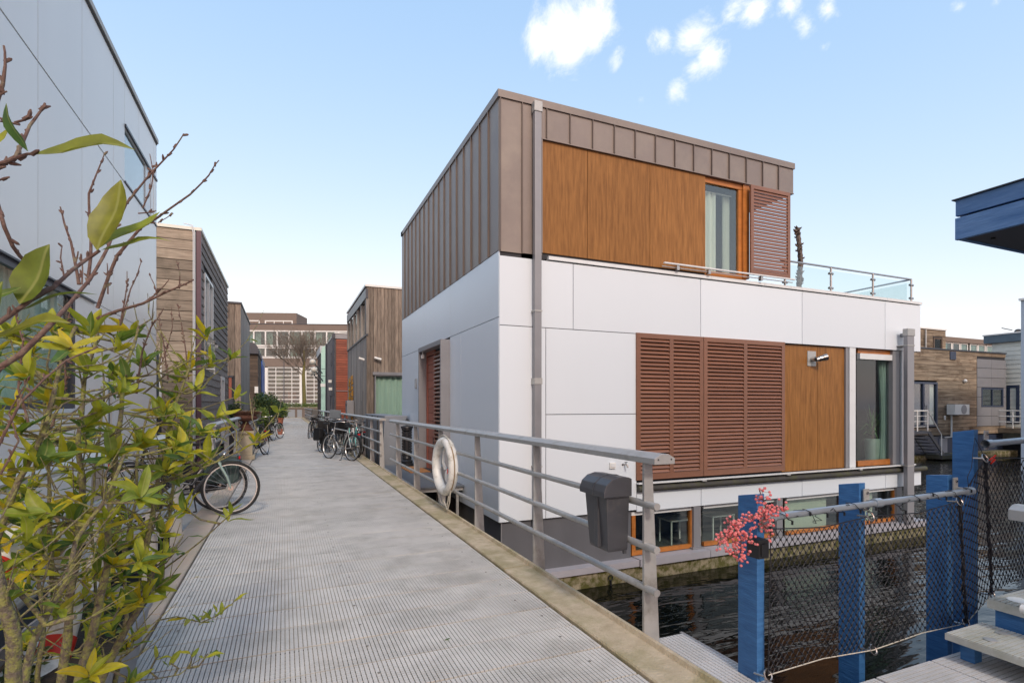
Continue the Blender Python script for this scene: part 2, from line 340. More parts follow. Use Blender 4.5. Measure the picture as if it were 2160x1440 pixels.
def leafmat(name, stops, tr=.35, rough=.32):
    m, nt, b = nodes(name); N = nt.nodes.new; L = nt.links.new
    oi = N('ShaderNodeObjectInfo'); at = N('ShaderNodeAttribute'); at.attribute_name = 'hue'
    ad = N('ShaderNodeMath'); ad.operation = 'ADD'; L(oi.outputs['Random'], ad.inputs[0]); L(at.outputs['Fac'], ad.inputs[1])
    fr = N('ShaderNodeMath'); fr.operation = 'FRACT'; L(ad.outputs[0], fr.inputs[0])
    cr = N('ShaderNodeValToRGB'); e = cr.color_ramp.elements
    e[0].position = stops[0][0]; e[0].color = (*stops[0][1], 1); e[1].position = stops[-1][0]; e[1].color = (*stops[-1][1], 1)
    for p, c in stops[1:-1]: q = e.new(p); q.color = (*c, 1)
    L(fr.outputs[0], cr.inputs[0])
    uv = N('ShaderNodeUVMap'); uv.uv_map = 'UVMap'; sep = N('ShaderNodeSeparateXYZ'); L(uv.outputs[0], sep.inputs[0])
    mid = N('ShaderNodeMath'); mid.operation = 'SUBTRACT'; mid.inputs[1].default_value = .5; L(sep.outputs['X'], mid.inputs[0])
    ab = N('ShaderNodeMath'); ab.operation = 'ABSOLUTE'; L(mid.outputs[0], ab.inputs[0])
    mr = N('ShaderNodeMapRange'); mr.inputs['From Min'].default_value = .015; mr.inputs['From Max'].default_value = .06; mr.inputs['To Min'].default_value = .6; mr.inputs['To Max'].default_value = 0; L(ab.outputs[0], mr.inputs['Value'])
    geo = N('ShaderNodeNewGeometry'); nz = N('ShaderNodeTexNoise'); nz.inputs['Scale'].default_value = 35; nz.inputs['Detail'].default_value = 5; L(geo.outputs['Position'], nz.inputs['Vector'])
    nr = N('ShaderNodeMapRange'); nr.inputs['From Min'].default_value = .3; nr.inputs['From Max'].default_value = .7; nr.inputs['To Min'].default_value = .72; nr.inputs['To Max'].default_value = 1.2; L(nz.outputs['Fac'], nr.inputs['Value'])
    sc1 = N('ShaderNodeVectorMath'); sc1.operation = 'SCALE'; L(cr.outputs[0], sc1.inputs[0]); L(nr.outputs[0], sc1.inputs['Scale'])
    mx = N('ShaderNodeMix'); mx.data_type = 'RGBA'; L(mr.outputs[0], mx.inputs['Factor']); L(sc1.outputs[0], mx.inputs['A']); mx.inputs['B'].default_value = (.36, .36, .10, 1)
    L(mx.outputs['Result'], b.inputs['Base Color']); b.inputs['Roughness'].default_value = rough
    tl = N('ShaderNodeBsdfTranslucent'); L(mx.outputs['Result'], tl.inputs[0])
    ms = N('ShaderNodeMixShader'); ms.inputs[0].default_value = tr; L(b.outputs[0], ms.inputs[1]); L(tl.outputs[0], ms.inputs[2])
    L(ms.outputs[0], nt.nodes['Material Output'].inputs[0]); return m
m_leaf = leafmat('glossy_leaf', [(0, (.07, .15, .035)), (.2, (.15, .23, .025)), (.45, (.30, .345, .025)), (.75, (.42, .42, .025)), (.93, (.52, .44, .02)), (1, (.62, .45, .015))], .42, .5)
m_leafbig = leafmat('near_leaf', [(0, (.12, .17, .015)), (.5, (.20, .22, .014)), (1, (.27, .24, .014))], .35, .45)
m_leaf2 = leafmat('dark_green_leaf', [(0, (.02, .05, .018)), (.5, (.05, .09, .02)), (1, (.11, .14, .03))], .25, .45)
m_leaf3 = leafmat('fresh_green_leaf', [(0, (.06, .11, .02)), (.5, (.13, .19, .03)), (1, (.24, .28, .04))], .3, .45)
# ------------------------------------------------------------------ water, quay
WZ = -1.62
def water_mat():
    m, nt, b = nodes('dark_canal_water'); N = nt.nodes.new; L = nt.links.new
    b.inputs['Base Color'].default_value = (.006, .007, .005, 1); b.inputs['Roughness'].default_value = .015; b.inputs['IOR'].default_value = 1.34
    b.inputs['Specular IOR Level'].default_value = .5
    geo = N('ShaderNodeNewGeometry')
    def nz(scale, st, det):
        mu = N('ShaderNodeVectorMath'); mu.operation = 'MULTIPLY'; mu.inputs[1].default_value = st; L(geo.outputs['Position'], mu.inputs[0])
        n = N('ShaderNodeTexNoise'); n.inputs['Scale'].default_value = scale; n.inputs['Detail'].default_value = det; n.inputs['Distortion'].default_value = .4; L(mu.outputs[0], n.inputs['Vector']); return n
    a = nz(1.1, (.55, 1.5, 1), 3); c = nz(4.5, (.5, 1.6, 1), 2)
    ad = N('ShaderNodeMath'); ad.operation = 'MULTIPLY_ADD'; ad.inputs[1].default_value = .22; L(c.outputs['Fac'], ad.inputs[0]); L(a.outputs['Fac'], ad.inputs[2])
    bp = N('ShaderNodeBump'); bp.inputs['Strength'].default_value = .4; bp.inputs['Distance'].default_value = .10; L(ad.outputs[0], bp.inputs['Height']); L(bp.outputs[0], b.inputs['Normal'])
    return m
m_water = water_mat()
wm = MB(); wm.quad((-900, -300, WZ), (1500, -300, WZ), (1500, 1500, WZ), (-900, 1500, WZ))
wo = wm.build('water', m_water); tag(wo, kind='structure')
gm_ = MB(); gm_.box(-300, 500, 70.4, 1400, -4, -.12)
m_ground = M('paved_ground', (.16, .145, .125), .9, 0, .2, 4)
m_gr = gm_.build('ground', m_ground); tag(m_gr, kind='structure')

# ------------------------------------------------------------------ jetty
JX0, JX1, JY1 = -.80, 1.82, 70.0
jet = empty('walkway', (0, 0, 0), kind='structure')
PL = .36
g = MB()
def tiles(g, x0, x1, y0, y1, z, pitch=.026, gx=.0052, gy=.0028, th=.03, edge=.004, along='y'):
    """anti-slip grating: rows of small raised pads on bars, open slots between the bars"""
    if along == 'x': h = MB(); tiles(h, y0, y1, x0, x1, z, pitch, gx, gy, th, edge); g.add([(p[1], p[0], p[2]) for p in h.v], h.f); return
    nx = round((x1-x0)/pitch); px = (x1-x0)/nx; ny = round((y1-y0-2*edge)/(pitch*.93)); py = (y1-y0-2*edge)/ny
    for i in range(nx):
        a, b = x0+i*px+gx/2, x0+(i+1)*px-gx/2
        g.box(a, b, y0+edge, y1-edge, z-th, z-.0035)
        for j in range(ny):
            c, d = y0+edge+j*py+gy/2, y0+edge+(j+1)*py-gy/2
            g.add([(a, c, z), (b, c, z), (b, d, z), (a, d, z), (a, c, z-.0034), (b, c, z-.0034), (b, d, z-.0034), (a, d, z-.0034)], [(0,1,2,3), (0,4,5,1), (1,5,6,2), (2,6,7,3), (3,7,4,0)])
    for j in range(1, ny, 2): g.box(x0, x1, y0+edge+j*py-.003, y0+edge+j*py+.003, z-th+.004, z-.009)
tiles(g, JX0, JX1, 0, PL, 0, edge=.0065)
gme = g.mesh('grating_panel', m_grate)
rr = random.Random(3)
k = 0; y = -1.5
while y < JY1:
    o = inst('grating_panel', jet, gme, (0, y, rr.uniform(-.0022, .0022)), (rr.uniform(-.0012, .0012), rr.uniform(-.0005, .0005), 0)); y += PL
b = MB()
for i in range(150):
    yy = -1.5+i*.48
    b.box(JX0-.2, JX1+.2, yy-.04, yy+.04, -.22, -.034)
for xx in (-.78, -.1, .55, 1.2, 1.78): b.box(xx-.05, xx+.05, -1.5, JY1, -.45, -.225)
o = b.build('steel_frame', M('dark_steel', (.06, .058, .055), .7, .3, .2, 5), jet)
m_screw = M('screw_plate', (.26, .24, .21), .6, .5)
sme = MB().lathe([(.009, 0), (.009, .002), (.004, .003)], n=8).mesh('clamp_disc', m_screw)
for i in range(34):
    yy = 1.3+i*PL*.5*2-.06
    for xx in (-.66, .5, 1.66): inst('clamp_disc', jet, sme, (xx+rr.uniform(-.03, .03), yy+rr.uniform(-.01, .01), .003))
def kerb(side):
    y = -1.5; m = m_kerb if side > 0 else m_kerbl
    while y < JY1:
        L_ = 2.98
        x0, x1 = (JX1+.012, 2.11) if side > 0 else (-1.10, JX0-.012)
        s = MB()
        if side > 0: prof = [(x0, -.30), (x1, -.30), (x1, .052), (x1-.03, .055), (x1-.042, .028), (x0+.008, .022), (x0, .012)]
        else: prof = [(x0, -.30), (x1, -.30), (x1, .012), (x1-.008, .022), (x0+.01, .03), (x0, .02)]
        s.prism(prof, y+.006, y+L_-.006, 1)
        s.build('kerb_stone', m, jet); y += L_
kerb(1); kerb(-1)
pm = MB()
for yy in range(-2, 70, 6):
    for xx in (-.95, 1.95): pm.tube([(xx, yy, -6), (xx, yy, -.3)], .13, 10)
pm.build('mooring_pile', m_black, jet)

# ------------------------------------------------------------------ steel railings
def railing(y0, y1, posts, side, label, x=2.15, name='steel_railing', end0=True):
    """side +1: plates widen towards +x"""
    r = empty(name, (x*side if side < 0 else x, y0, 0), label, 'railing', 'steel railings along the jetty')
    s = 1 if side > 0 else -1; X = x if side > 0 else -abs(x)
    for yy in posts:
        p = MB(); a = X-s*.035
        p.prism([(a, -.12), (a+s*.125, -.12), (a+s*.118, 0), (a+s*.062, 1.135), (a, 1.135)], yy-.011, yy+.011, 1)
        p.build('post', m_steel, r, bevel=.003)
    for h in (.333, .60, .87):
        t = MB(); t.tube([(X-s*.02, y0+.02, h), (X-s*.02, y1-.02, h)], .0235, 12); t.build('rail', m_steel, r, smooth=True)
    t = MB(); c = X+s*.022
    t.prism([(c-.078, 1.135), (c+.078, 1.135), (c+.078, 1.172), (c+.03, 1.198), (c-.03, 1.198), (c-.078, 1.172)], y0, y1, 1)
    h = t.build('handrail', m_steel, r, bevel=.003)
    for xx in (-.05, .05):
        q = MB(); q.tube([(c+xx, y0-.002, 1.165), (c+xx, y0+.004, 1.165)], .006, 8); q.build('bolt', m_dark, h)
    return r
RP = [2.80, 4.44, 6.08, 7.72, 9.36, 11.0]
rail1 = railing(2.66, 11.75, RP, 1, 'nearest grey steel railing on the right kerb, carrying a bin and a white lifebuoy')
rail2 = railing(12.95, 24.6, [13.05, 14.6, 16.3, 18, 19.7, 21.4, 23.1, 24.4], 1, 'steel railing past the doorstep gap, behind the right row of bicycles')
rail3 = railing(27.5, 66, [27.7+i*2.4 for i in range(16)], 1, 'farthest steel railing on the right, running to the brick planter')
rail4 = railing(-.9, 7.3, [-.8, .9, 2.6, 4.3, 5.9, 7.2], -1, 'steel railing on the left kerb behind the leafy shrub', x=1.13)
rail5 = railing(10.4, 60, [10.5+i*2.4 for i in range(21)], -1, 'far left steel railing behind the urn and parked bicycles', x=1.13)

# ------------------------------------------------------------------ main floating house
HX, HY, HYB = 3.18, 7.95, 15.64
X2, X3, X4 = 9.84, 13.50, 14.19
house = empty('floating_house', (8.5, 11.8, WZ), 'white and brown zinc floating house with louvred shutters beside the jetty', 'house')
Hb = lambda n, m, *a, **k: box(n, house, m, *a, **k)
def fx(u, y=HY): return P(u, 855, y=y).x
def ly(u, x=HX): return P(u, 855, x=x).y
# cores and floors
Hb('core', m_room, HX+.03, X3-.12, HY+1.35, HYB, -1.3, 2.85)
Hb('floor', m_room, HX+.02, X3-.05, HY+.12, HY+1.36, -.40, -.10)
Hb('floor', m_room, HX+.02, X3-.05, HY+.12, HY+1.36, -1.34, -1.26)
Hb('core', m_gap, HX+.02, X4-.02, HY+.02, HYB, 2.86, 3.90)
Hb('wall', m_room, X3-.13, X3-.03, HY+.24, HY+1.34, -1.25, 2.8)
Hb('core', m_room, HX+.04, 8.50, HY+1.5, HYB-.02, 3.92, 5.9)
Hb('core', m_gap, HX+.03, X2-.03, HY+.03, HYB-.03, 5.955, 6.5)
Hb('core', m_gap, HX+.02, HX+.4, HY+.02, HYB-.01, -.39, 6.4)
# hull
h = MB(); h.box(HX-.02, X4+.15, HY-.10, HYB+.1, -3.2, -1.36); h.build('hull', m_conc, house, bevel=.02)
Hb('ledge', m_sill, HX-.03, fx(1338), HY-.15, HY+.16, -1.36, -1.25)
Hb('ledge', m_sill, fx(1338)+.012, fx(1485), HY-.17, HY+.16, -1.37, -1.24)
Hb('ledge', m_sill, fx(1485)+.012, 8.6, HY-.17, HY+.16, -1.37, -1.24)
Hb('ledge', m_sill, 8.612, 11.5, HY-.17, HY+.16, -1.37, -1.24)
Hb('ledge', m_sill, 11.512, X4, HY-.17, HY+.16, -1.37, -1.24)
# grey base, left face and front-left
Hb('base_panel', m_greybase, HX+.055, HX+.085, HY+.05, HYB, -1.6, -.395)
Hb('base_panel', m_greybase, HX+.055, fx(1334), HY+.05, HY+.09, -1.25, -.395)
Hb('corner_trim', m_grey, HX+.045, HX+.062, HY+.035, HY+.052, -1.25, -.40)
# white panels, left face (8 mm gaps)
def lpanel(y0, y1, z0, z1, m=m_white): return Hb('panel', m, HX, HX+.02, y0+.006, y1-.006, z0+.006, z1-.006)
def fpanel(x0, x1, z0, z1, m=m_white, n='panel', d=0): return Hb(n, m, x0+.006, x1-.006, HY+d, HY+.02+d, z0+.006, z1-.006)
for a, c in ((HY, 10.7), (10.7, 12.83), (12.83, HYB)): lpanel(a+(.014 if a == HY else 0), c, 2.93, 4.0)
for a, c in ((HY+.014, 9.98), (9.98, 10.72), (12.72, HYB)): lpanel(a, c, -.39, 2.93)
xs = [HX, fx(1209), fx(1478), fx(1692), fx(1867), X4]
for a, c in zip(xs, xs[1:]): fpanel(a, c, 2.80, 3.925)
XW = fx(1343)
fpanel(HX, 4.02, -.39, 2.80); fpanel(4.02, XW, 1.35, 2.80); fpanel(4.02, XW, -.39, 1.35)
Hb('core', m_gap, HX+.02, XW-.01, HY+.022, HY+.115, -.38, 2.85)
Hb('core', m_gap, XW-.008, XW+.02, HY+.10, HY+1.35, -.38, 2.85)
# coping of the terrace parapet, segmented
cx = [4.06, 7.6, 9.0, 9.75, 12.9, X4+.03]
for a, c in zip(cx, cx[1:]): Hb('coping', m_coping, a+.003, c-.003, HY-.025, HY+.22, 3.94, 4.0)
Hb('coping', m_coping, X4-.17, X4+.025, HY+.222, HYB, 3.942, 4.001)
Hb('terrace_floor', m_grey, 8.5, X4-.05, HY+.2, HYB, 3.86, 3.92)
Hb('panel', m_white, X4-.02, X4+.002, HY+.022, HYB, 2.82, 3.93)
# underside of the overhang
Hb('soffit', m_coping, X3-.1, X4-.02, HY+.022, HYB, 2.80, 2.85)
# ---- lower white strip and basement windows
sx = [XW-.35, fx(1479), fx(1692), fx(1868), X4+.02]
for i, (a, c) in enumerate(zip(sx, sx[1:])):
    if i == 0: a = XW
    fpanel(a, c, -.425, -.06)
Hb('core', m_gap, XW, X4, HY+.022, HY+.13, -.42, -.05)
Hb('panel', m_white, X4-.001, X4+.019, HY+.022, HY+1.2, -.42, -.06)
Hb('soffit', m_coping, XW, X4, HY+.13, HY+.40, -.425, -.40)
f = MB(); f.tube([(XW-.0, HY-.035, -.005), (X4+.12, HY-.035, -.025)], .058, 12); f.build('fender', m_fender, house, smooth=True)
Hb('shutter_track', m_coping, XW-.02, X4-.35, HY-.10, HY-.02, .085, .11)
for u in (1478, 1655, 1807, 1900): Hb('bracket', m_steel, fx(u)-.05, fx(u)+.05, HY-.11, HY, .058, .084)
Hb('ledge', m_dark, XW, X4-.3, HY-.02, HY+.1, -.05, .055)
# basement: frames, glass, columns
BZ0, BZ1 = -1.225, -.43
def bwin(u0, u1, blind, fw=.07, fl=True, fr=True):
    x0, x1 = P(u0, 855, y=HY+.1).x, P(u1, 855, y=HY+.1).x
    w = empty('basement_window', ((x0+x1)/2, HY+.1, BZ0)); w.parent = house; w.location = Vector(((x0+x1)/2, HY+.1, BZ0))-W(house)
    y0, y1 = HY+.06, HY+.13
    box('frame', w, m_ofr, x0, x1, y0, y1, BZ0, BZ0+.075); box('frame', w, m_coping, x0, x1, y0+.01, y1, BZ1-.07, BZ1)
    if fl: box('frame', w, m_ofr, x0, x0+fw, y0-.003, y1, BZ0+.075, BZ1-.07)
    if fr: box('frame', w, m_ofr, x1-fw, x1, y0-.003, y1, BZ0+.075, BZ1-.07)
    box('pane', w, g_clear, x0+(fw if fl else 0), x1-(fw if fr else 0), HY+.10, HY+.106, BZ0+.075, BZ1-.07)
    if blind: box('blind', w, m_blind, x0+.1, x0+.1+(x1-x0-.2)*blind, HY+.20, HY+.21, BZ0, BZ1)
    return x0, x1
bw1 = bwin(1330, 1460, 0, .08); bw2 = bwin(1482, 1636, 0, fl=False); bw3 = bwin(1657, 1776, .82, fl=False, fr=True); bw4 = bwin(1800, 1888, .55, .10, fl=False)
for u in (1471, 1645, 1788, 1897):
    x = P(u, 855, y=HY).x
    Hb('column', m_grey, x-.085, x+.085, HY+.0, HY+.14, -1.235, -.43); Hb('column_foot', m_grey, x-.13, x+.13, HY-.03, HY+.15, -1.238, -1.205)
Hb('wall', m_greybase, P(1905, 855, y=HY).x, X3, HY+.03, HY+1.3, -1.24, -.43)
for i, (u, w) in enumerate(((1425, .55), (1512, .6))):
    t = empty('white_side_table', (P(u, 1120, y=HY+.65).x, HY+.65, -1.26), ['small white side table inside the first basement window', 'small white table inside the second basement window'][i], 'table', 'white tables behind the basement windows')
    c = t.location
    box('table_top', t, m_wfr, c.x-w/2, c.x+w/2, c.y-.2, c.y+.2, -.80, -.77)
    for sx_ in (-1, 1):
        for sy in (-1, 1): box('leg', t, m_wfr, c.x+sx_*(w/2-.02)-.012, c.x+sx_*(w/2-.02)+.012, c.y+sy*.18-.012, c.y+sy*.18+.012, -1.26, -.80)
# ---- ground floor: louvred shutters, wood panels, window
sl = MB(); sl.add([(-.5, -.018, -.028), (.5, -.018, -.028), (.5, -.026, -.022), (-.5, -.026, -.022), (-.5, .018, .028), (.5, .018, .028), (.5, .012, .032), (-.5, .012, .032)],
       [(0,1,2,3), (4,7,6,5), (0,4,5,1), (3,2,6,7), (0,3,7,4), (1,5,6,2)])
slme = sl.mesh('slat', m_brown)
def shutter(name, u0, u1, um, z0, z1, y, n, lw=.09, root=None, mid=True, back=True, ty=.045):
    x0, x1, xm = P(u0, 855, y=y).x, P(u1, 855, y=y).x, P(um, 855, y=y).x
    s = empty(name, (0,0,0)); s.parent = house; s.location = Vector((x0, y, z0))-W(house)
    bars = [(x0, x1, z0, z0+lw+.02), (x0, x1, z1-lw, z1), (x0, x0+lw, z0+lw+.02, z1-lw), (x1-lw, x1, z0+lw+.02, z1-lw)]
    if mid: bars.append((xm-.045, xm+.045, z0+lw+.02, z1-lw))
    for a, c, e, g_ in bars: 
        q = MB(); q.box(a, c, y, y+ty, e, g_); q.build('frame', m_brown, s, bevel=.004)
    cols = [(x0+lw, xm-.045), (xm+.045, x1-lw)] if mid else [(x0+lw, x1-lw)]
    zb, zt = z0+lw+.02, z1-lw
    for a, c in cols:
        for i in range(n):
            z = zb+(i+.5)*(zt-zb)/n
            inst('slat', s, slme, ((a+c)/2, y+ty/2, z), (R(-8) if back else R(12), 0, 0), (c-a, .9, 1.15 if back else 1.0))
        if back: Hb('shutter_backing', m_gap, a, c, y+ty+.004, y+ty+.02, zb, zt)
    return s
shutter('louvre_shutter', 1343, 1484, 1417, .15, 2.815, HY-.03, 34)
shutter('louvre_shutter', 1485, 1656, 1573, .15, 2.815, HY-.034, 34)
Hb('core', m_gap, XW+.03, fx(1655), HY+.075, HY+1.3, .05, 2.8)
a, b_, c = fx(1656, HY+.06), fx(1724.5, HY+.06), fx(1787, HY+.06)
Hb('wood_panel', m_lam, a-.1, b_-.004, HY+.06, HY+.08, .112, 2.79); Hb('wood_panel', m_lam, b_+.004, c, HY+.06, HY+.08, .112, 2.79)
Hb('core', m_gap, a, c, HY+.082, HY+1.3, .05, 2.8)
# grey columns and window
q0, q1 = fx(1786), fx(1805)
Hb('column', m_grey, q0, q0+.10, HY+.02, HY+.5, .112, 2.795); Hb('column', m_coping, q0+.102, q1, HY+.0, HY+.08, .112, 2.795)
w0, w1 = fx(1806, HY+.13), fx(1886, HY+.13)
win = empty('tall_window', (0,0,0)); win.parent = house; win.location = Vector(((w0+w1)/2, HY+.13, .11))-W(house)
box('frame', win, m_ofr, w0, w1, HY+.09, HY+.17, .112, .235); box('frame', win, m_ofr, w0, w1, HY+.09, HY+.17, 2.70, 2.80)
box('roller_blind_case', win, m_coping, w0, w1, HY+.04, HY+.12, 2.56, 2.69)
box('frame', win, m_ofr, w1-.05, w1, HY+.14, HY+.19, .235, 2.70)
box('pane', win, g_dark, w0, w1, HY+.12, HY+.126, .235, 2.70)
k0, k1 = fx(1886), fx(1906)
Hb('column', m_grey, k0, k1-.07, HY+.03, HY+.16, .112, 2.795); Hb('column', m_coping, k1-.068, k1, HY+.0, HY+.2, .112, 2.795)
def curtain(name, par, m, x0, x1, y, z0, z1, amp=.035, waves=9, sweep=0, axis='x', n=70):
    c = MB(); vs = []; fs = []
    for j in range(9):
        t = j/8; z = z1+(z0-z1)*t
        for i in range(n+1):
            s = i/n; k = math.sin(s*waves*2*math.pi+.6*math.sin(5*s))*amp
            x = x0+(x1-x0)*(s*(1-sweep*math.sin(t*2.6))+sweep*math.sin(t*2.6)*.75)
            vs.append((x, y+k, z) if axis == 'x' else (y+k, x, z))
    for j in range(8):
        for i in range(n): a = j*(n+1)+i; fs.append((a, a+1, a+n+2, a+n+1))
    c.add(vs, fs); return c.build(name, m, par, smooth=True)
curtain('curtain', win, m_curtg, w0+(w1-w0)*.70, w1+.02, HY+.24, .15, 2.6, .05, 4, .35)
# potted palm inside
pp = empty('potted_palm', (w0+1.02, HY+.42, -.1), 'spiky potted palm in a ribbed pale pot behind the tall ground floor window', 'plant')
pt = MB(); prof = []
for i in range(15): prof.append((.13+.04*i/14+.006*(i % 2), .0+.8*i/14))
pt.lathe(prof, (w0+1.02, HY+.42, -.1), 24); pt.build('pot', M('pale_green_pot', (.35, .42, .38), .6), pp, smooth=True)
lf = MB(); rp = random.Random(4)
for i in range(70):
    az = rp.uniform(0, 6.28); el = rp.uniform(.1, 1.45); L_ = rp.uniform(.45, .8); c0 = Vector((w0+1.02, HY+.42, .75+rp.uniform(0, .3)))
    d = Vector((math.cos(az)*math.cos(el)*.75, math.sin(az)*math.cos(el)*.5, math.sin(el))); sd_ = d.cross(Vector((0,0,1))).normalized()*.012
    p1 = c0+d*L_*.5; p2 = c0+d*L_-Vector((0,0,.18*L_*math.cos(el)*2))
    lf.quad(c0-sd_, c0+sd_, p1+sd_, p1-sd_); lf.add([p1-sd_, p1+sd_, p2], [(0,1,2)])
lf.build('fronds', M('palm_frond', (.12, .24, .07), .5, 0, .4, 9), pp)
tb = MB(); tb.tube([(w0+1.02, HY+.42, .65), (w0+1.02, HY+.42, 1.0)], .03, 8); tb.build('trunk', m_tbark, pp)
# wall lamp on steel plate
lp = P(1712, 756, y=HY+.05)
lam = empty('wall_spotlight', (lp.x, HY+.05, lp.z), 'steel wall spotlight on a square plate high on the golden wood panel', 'lamp')
box('plate', lam, m_steel, lp.x-.13, lp.x+.13, HY+.045, HY+.058, lp.z-.16, lp.z+.16)
t = MB(); t.tube([(lp.x, HY+.04, lp.z-.02), (lp.x, HY-.05, lp.z-.02)], .05, 12); t.build('bracket', m_chrome, lam, smooth=True)
t = MB(); t.tube([(lp.x-.02, HY-.08, lp.z-.04), (lp.x+.03, HY-.10, lp.z-.02), (lp.x+.032, HY-.10, lp.z-.02), (lp.x+.10, HY-.14, lp.z), (lp.x+.102, HY-.14, lp.z), (lp.x+.17, HY-.18, lp.z+.02)], [.05, .05, .06, .06, .07, .075], 16); t.build('lamp_head', m_chrome, lam, smooth=True)
# socket and tap on white wall
sp = P(1291, 981, y=HY); so = empty('outdoor_socket', (sp.x, HY, sp.z), 'small square outdoor socket on the white wall panel', 'socket')
box('plate', so, m_wfr, sp.x-.06, sp.x+.06, HY-.03, HY-.002, sp.z-.05, sp.z+.05); box('lid', so, m_coping, sp.x-.045, sp.x+.045, HY-.04, HY-.031, sp.z-.025, sp.z+.035)
sp = P(1317, 979, y=HY); so = empty('outdoor_tap', (sp.x, HY, sp.z), 'small metal water tap on the white wall beside the socket', 'tap')
t = MB(); t.tube([(sp.x, HY-.002, sp.z), (sp.x, HY-.08, sp.z), (sp.x+.01, HY-.10, sp.z-.05)], .014, 8); t.tube([(sp.x, HY-.05, sp.z), (sp.x, HY-.05, sp.z+.04)], .008, 6); t.build('spout', m_chrome, so, smooth=True)
t = MB(); t.tube([(sp.x-.03, HY-.05, sp.z+.045), (sp.x+.03, HY-.05, sp.z+.045)], .007, 6); t.tube([(sp.x-.04, HY-.006, sp.z-.0), (sp.x-.04, HY-.012, sp.z)], .02, 8); t.build('handle', m_chrome, so, smooth=True)
# ---- square downpipes
def pipe(u0, u1, y0, y1, z0, z1, head=True, label=''):
    x0, x1 = P(u0, 855, y=y0).x, P(u1, 855, y=y0).x
    d = empty('downpipe', (0,0,0)); d.parent = house; d.location = Vector(((x0+x1)/2, (y0+y1)/2, z0))-W(house)
    q = MB(); q.box(x0, x1, y0, y1, z0, z1); q.build('pipe', m_grey, d, bevel=.006)
    q = MB(); q.box(x0-.012, x1+.012, y0-.012, y1+.012, z1-.16, z1+.005); q.build('outlet_head', m_steel, d, bevel=.004)
    for zz in ((3.05, 1.9, .5) if z1 > 5 else (2.9, .1)): box('clamp', d, m_steel, x0-.01, x1+.01, y0-.008, HY if z1 > 5 else y1+.3, zz-.012 if zz != 1.9 else zz-.05, zz+.012 if zz != 1.9 else zz+.05)
    return d
pipe(1128.5, 1142.5, HY-.13, HY-.04, -.42, 6.47)
pipe(1914.5, 1928.5, HY-.24, HY-.15, -1.24, 3.28)
Hb('bracket', m_grey, P(1908, 855, y=HY-.1).x, P(1912, 855, y=HY-.1).x+.02, HY-.25, HY, 3.12, 3.2)
# ---- upper floor: zinc
ZT = 6.58
ns = 17; st = (HYB-HY)/ns
def seam(x, y, z0, z1, ax):
    return box('standing_seam', house, m_zseam, x-.028 if ax == 'x' else x-.008, x if ax == 'x' else x+.008, y-.008 if ax == 'x' else y-.028, y+.008 if ax == 'x' else y, z0, z1)
for i in range(ns):
    y0 = HY+i*st; y1 = y0+st
    Hb('zinc_sheet', m_zinc, HX-.004, HX+.015, y0+(.002 if i else .02), y1-.002, 4.005, 6.46)
    if i: seam(HX-.004, y0, 4.0, 6.46, 'x')
xz = [HX, 3.58]+[3.58+(X2-3.58)*i/14 for i in range(1, 15)]
xl = fx(1143.5)
for i, (a, c) in enumerate(zip(xz, xz[1:])):
    if i == 0: Hb('zinc_sheet', m_zinc, a, c-.002, HY-.004, HY+.015, 3.99, 6.46)
    elif i == 1:
        Hb('zinc_sheet', m_zinc, a+.002, xl-.002, HY-.004, HY+.015, 4.0, 6.46); Hb('zinc_sheet', m_zinc, xl, c-.002, HY-.004, HY+.015, 5.955, 6.46)
    else: Hb('zinc_sheet', m_zinc, a+.002, c-.002, HY-.004, HY+.015, 5.955, 6.46)
    if i: seam(a, HY-.004, 5.955 if i > 1 else 3.985, 6.46, 'y')
seam(HX+.014, HY-.004, 4.0, 6.46, 'y')
Hb('zinc_edge', m_zinc, xl-.01, X2, HY-.02, HY+.1, 5.935, 5.953); Hb('zinc_edge', m_zinc, xl-.015, xl+.003, HY-.018, HY+.05, 4.04, 5.935)
q = MB(); q.box(HX-.03, X2+.02, HY-.03, HY+.25, 6.46, ZT); q.box(HX-.03, HX+.25, HY+.25, HYB+.02, 6.462, ZT-.002); q.box(X2-.25, X2+.02, HY+.25, HYB+.02, 6.462, ZT-.002); q.box(HX-.03, X2, HYB-.2, HYB+.02, 6.462, ZT-.004)
q.build('roof_trim', m_zinc, house)
Hb('zinc_sheet', m_zinc, X2-.02, X2, HY+.02, HYB, 5.96, 6.46); Hb('soffit', m_coping, 8.5, X2-.02, HY+.02, HYB-.1, 5.93, 5.953)
Hb('end_pier', m_zinc, X2-.5, X2-.02, HYB-.35, HYB-.05, 3.92, 5.93)
# wood panels
ws = [xl+.004, fx(1239, HY+.02), fx(1371, HY+.02), fx(1488, HY+.02)]
for a, c in zip(ws, ws[1:]): Hb('wood_panel', m_lam, a+.005, c-.004, HY+.02, HY+.04, 4.055, 5.93)
Hb('core', m_gap, xl, ws[-1], HY+.042, HY+.30, 3.95, 5.95)
v0, v1 = ws[-1], fx(1556, HY+.08)
uw = empty('bedroom_window', (0,0,0)); uw.parent = house; uw.location = Vector(((v0+v1)/2, HY+.08, 4.05))-W(house)
box('frame', uw, m_ofr, v0, v1+.35, HY+.05, HY+.12, 5.83, 5.93); box('frame', uw, m_ofr, v0, v1+.2, HY+.05, HY+.12, 4.03, 4.12)
box('frame', uw, m_ofr, v1, v1+.085, HY+.06, HY+.12, 4.12, 5.83); box('frame', uw, m_ofr, v1+.087, v1+.25, HY+.02, HY+.14, 4.05, 5.93)
box('pane', uw, g_clear, v0, v1, HY+.09, HY+.096, 4.12, 5.83)
curtain('curtain', uw, m_curtw, v0-.05, v0+.52*(v1-v0), HY+.25, 4.05, 5.75, .03, 4)
box('curtain_rail', uw, m_wfr, v0-.1, v1, HY+.24, HY+.27, 5.74, 5.76)
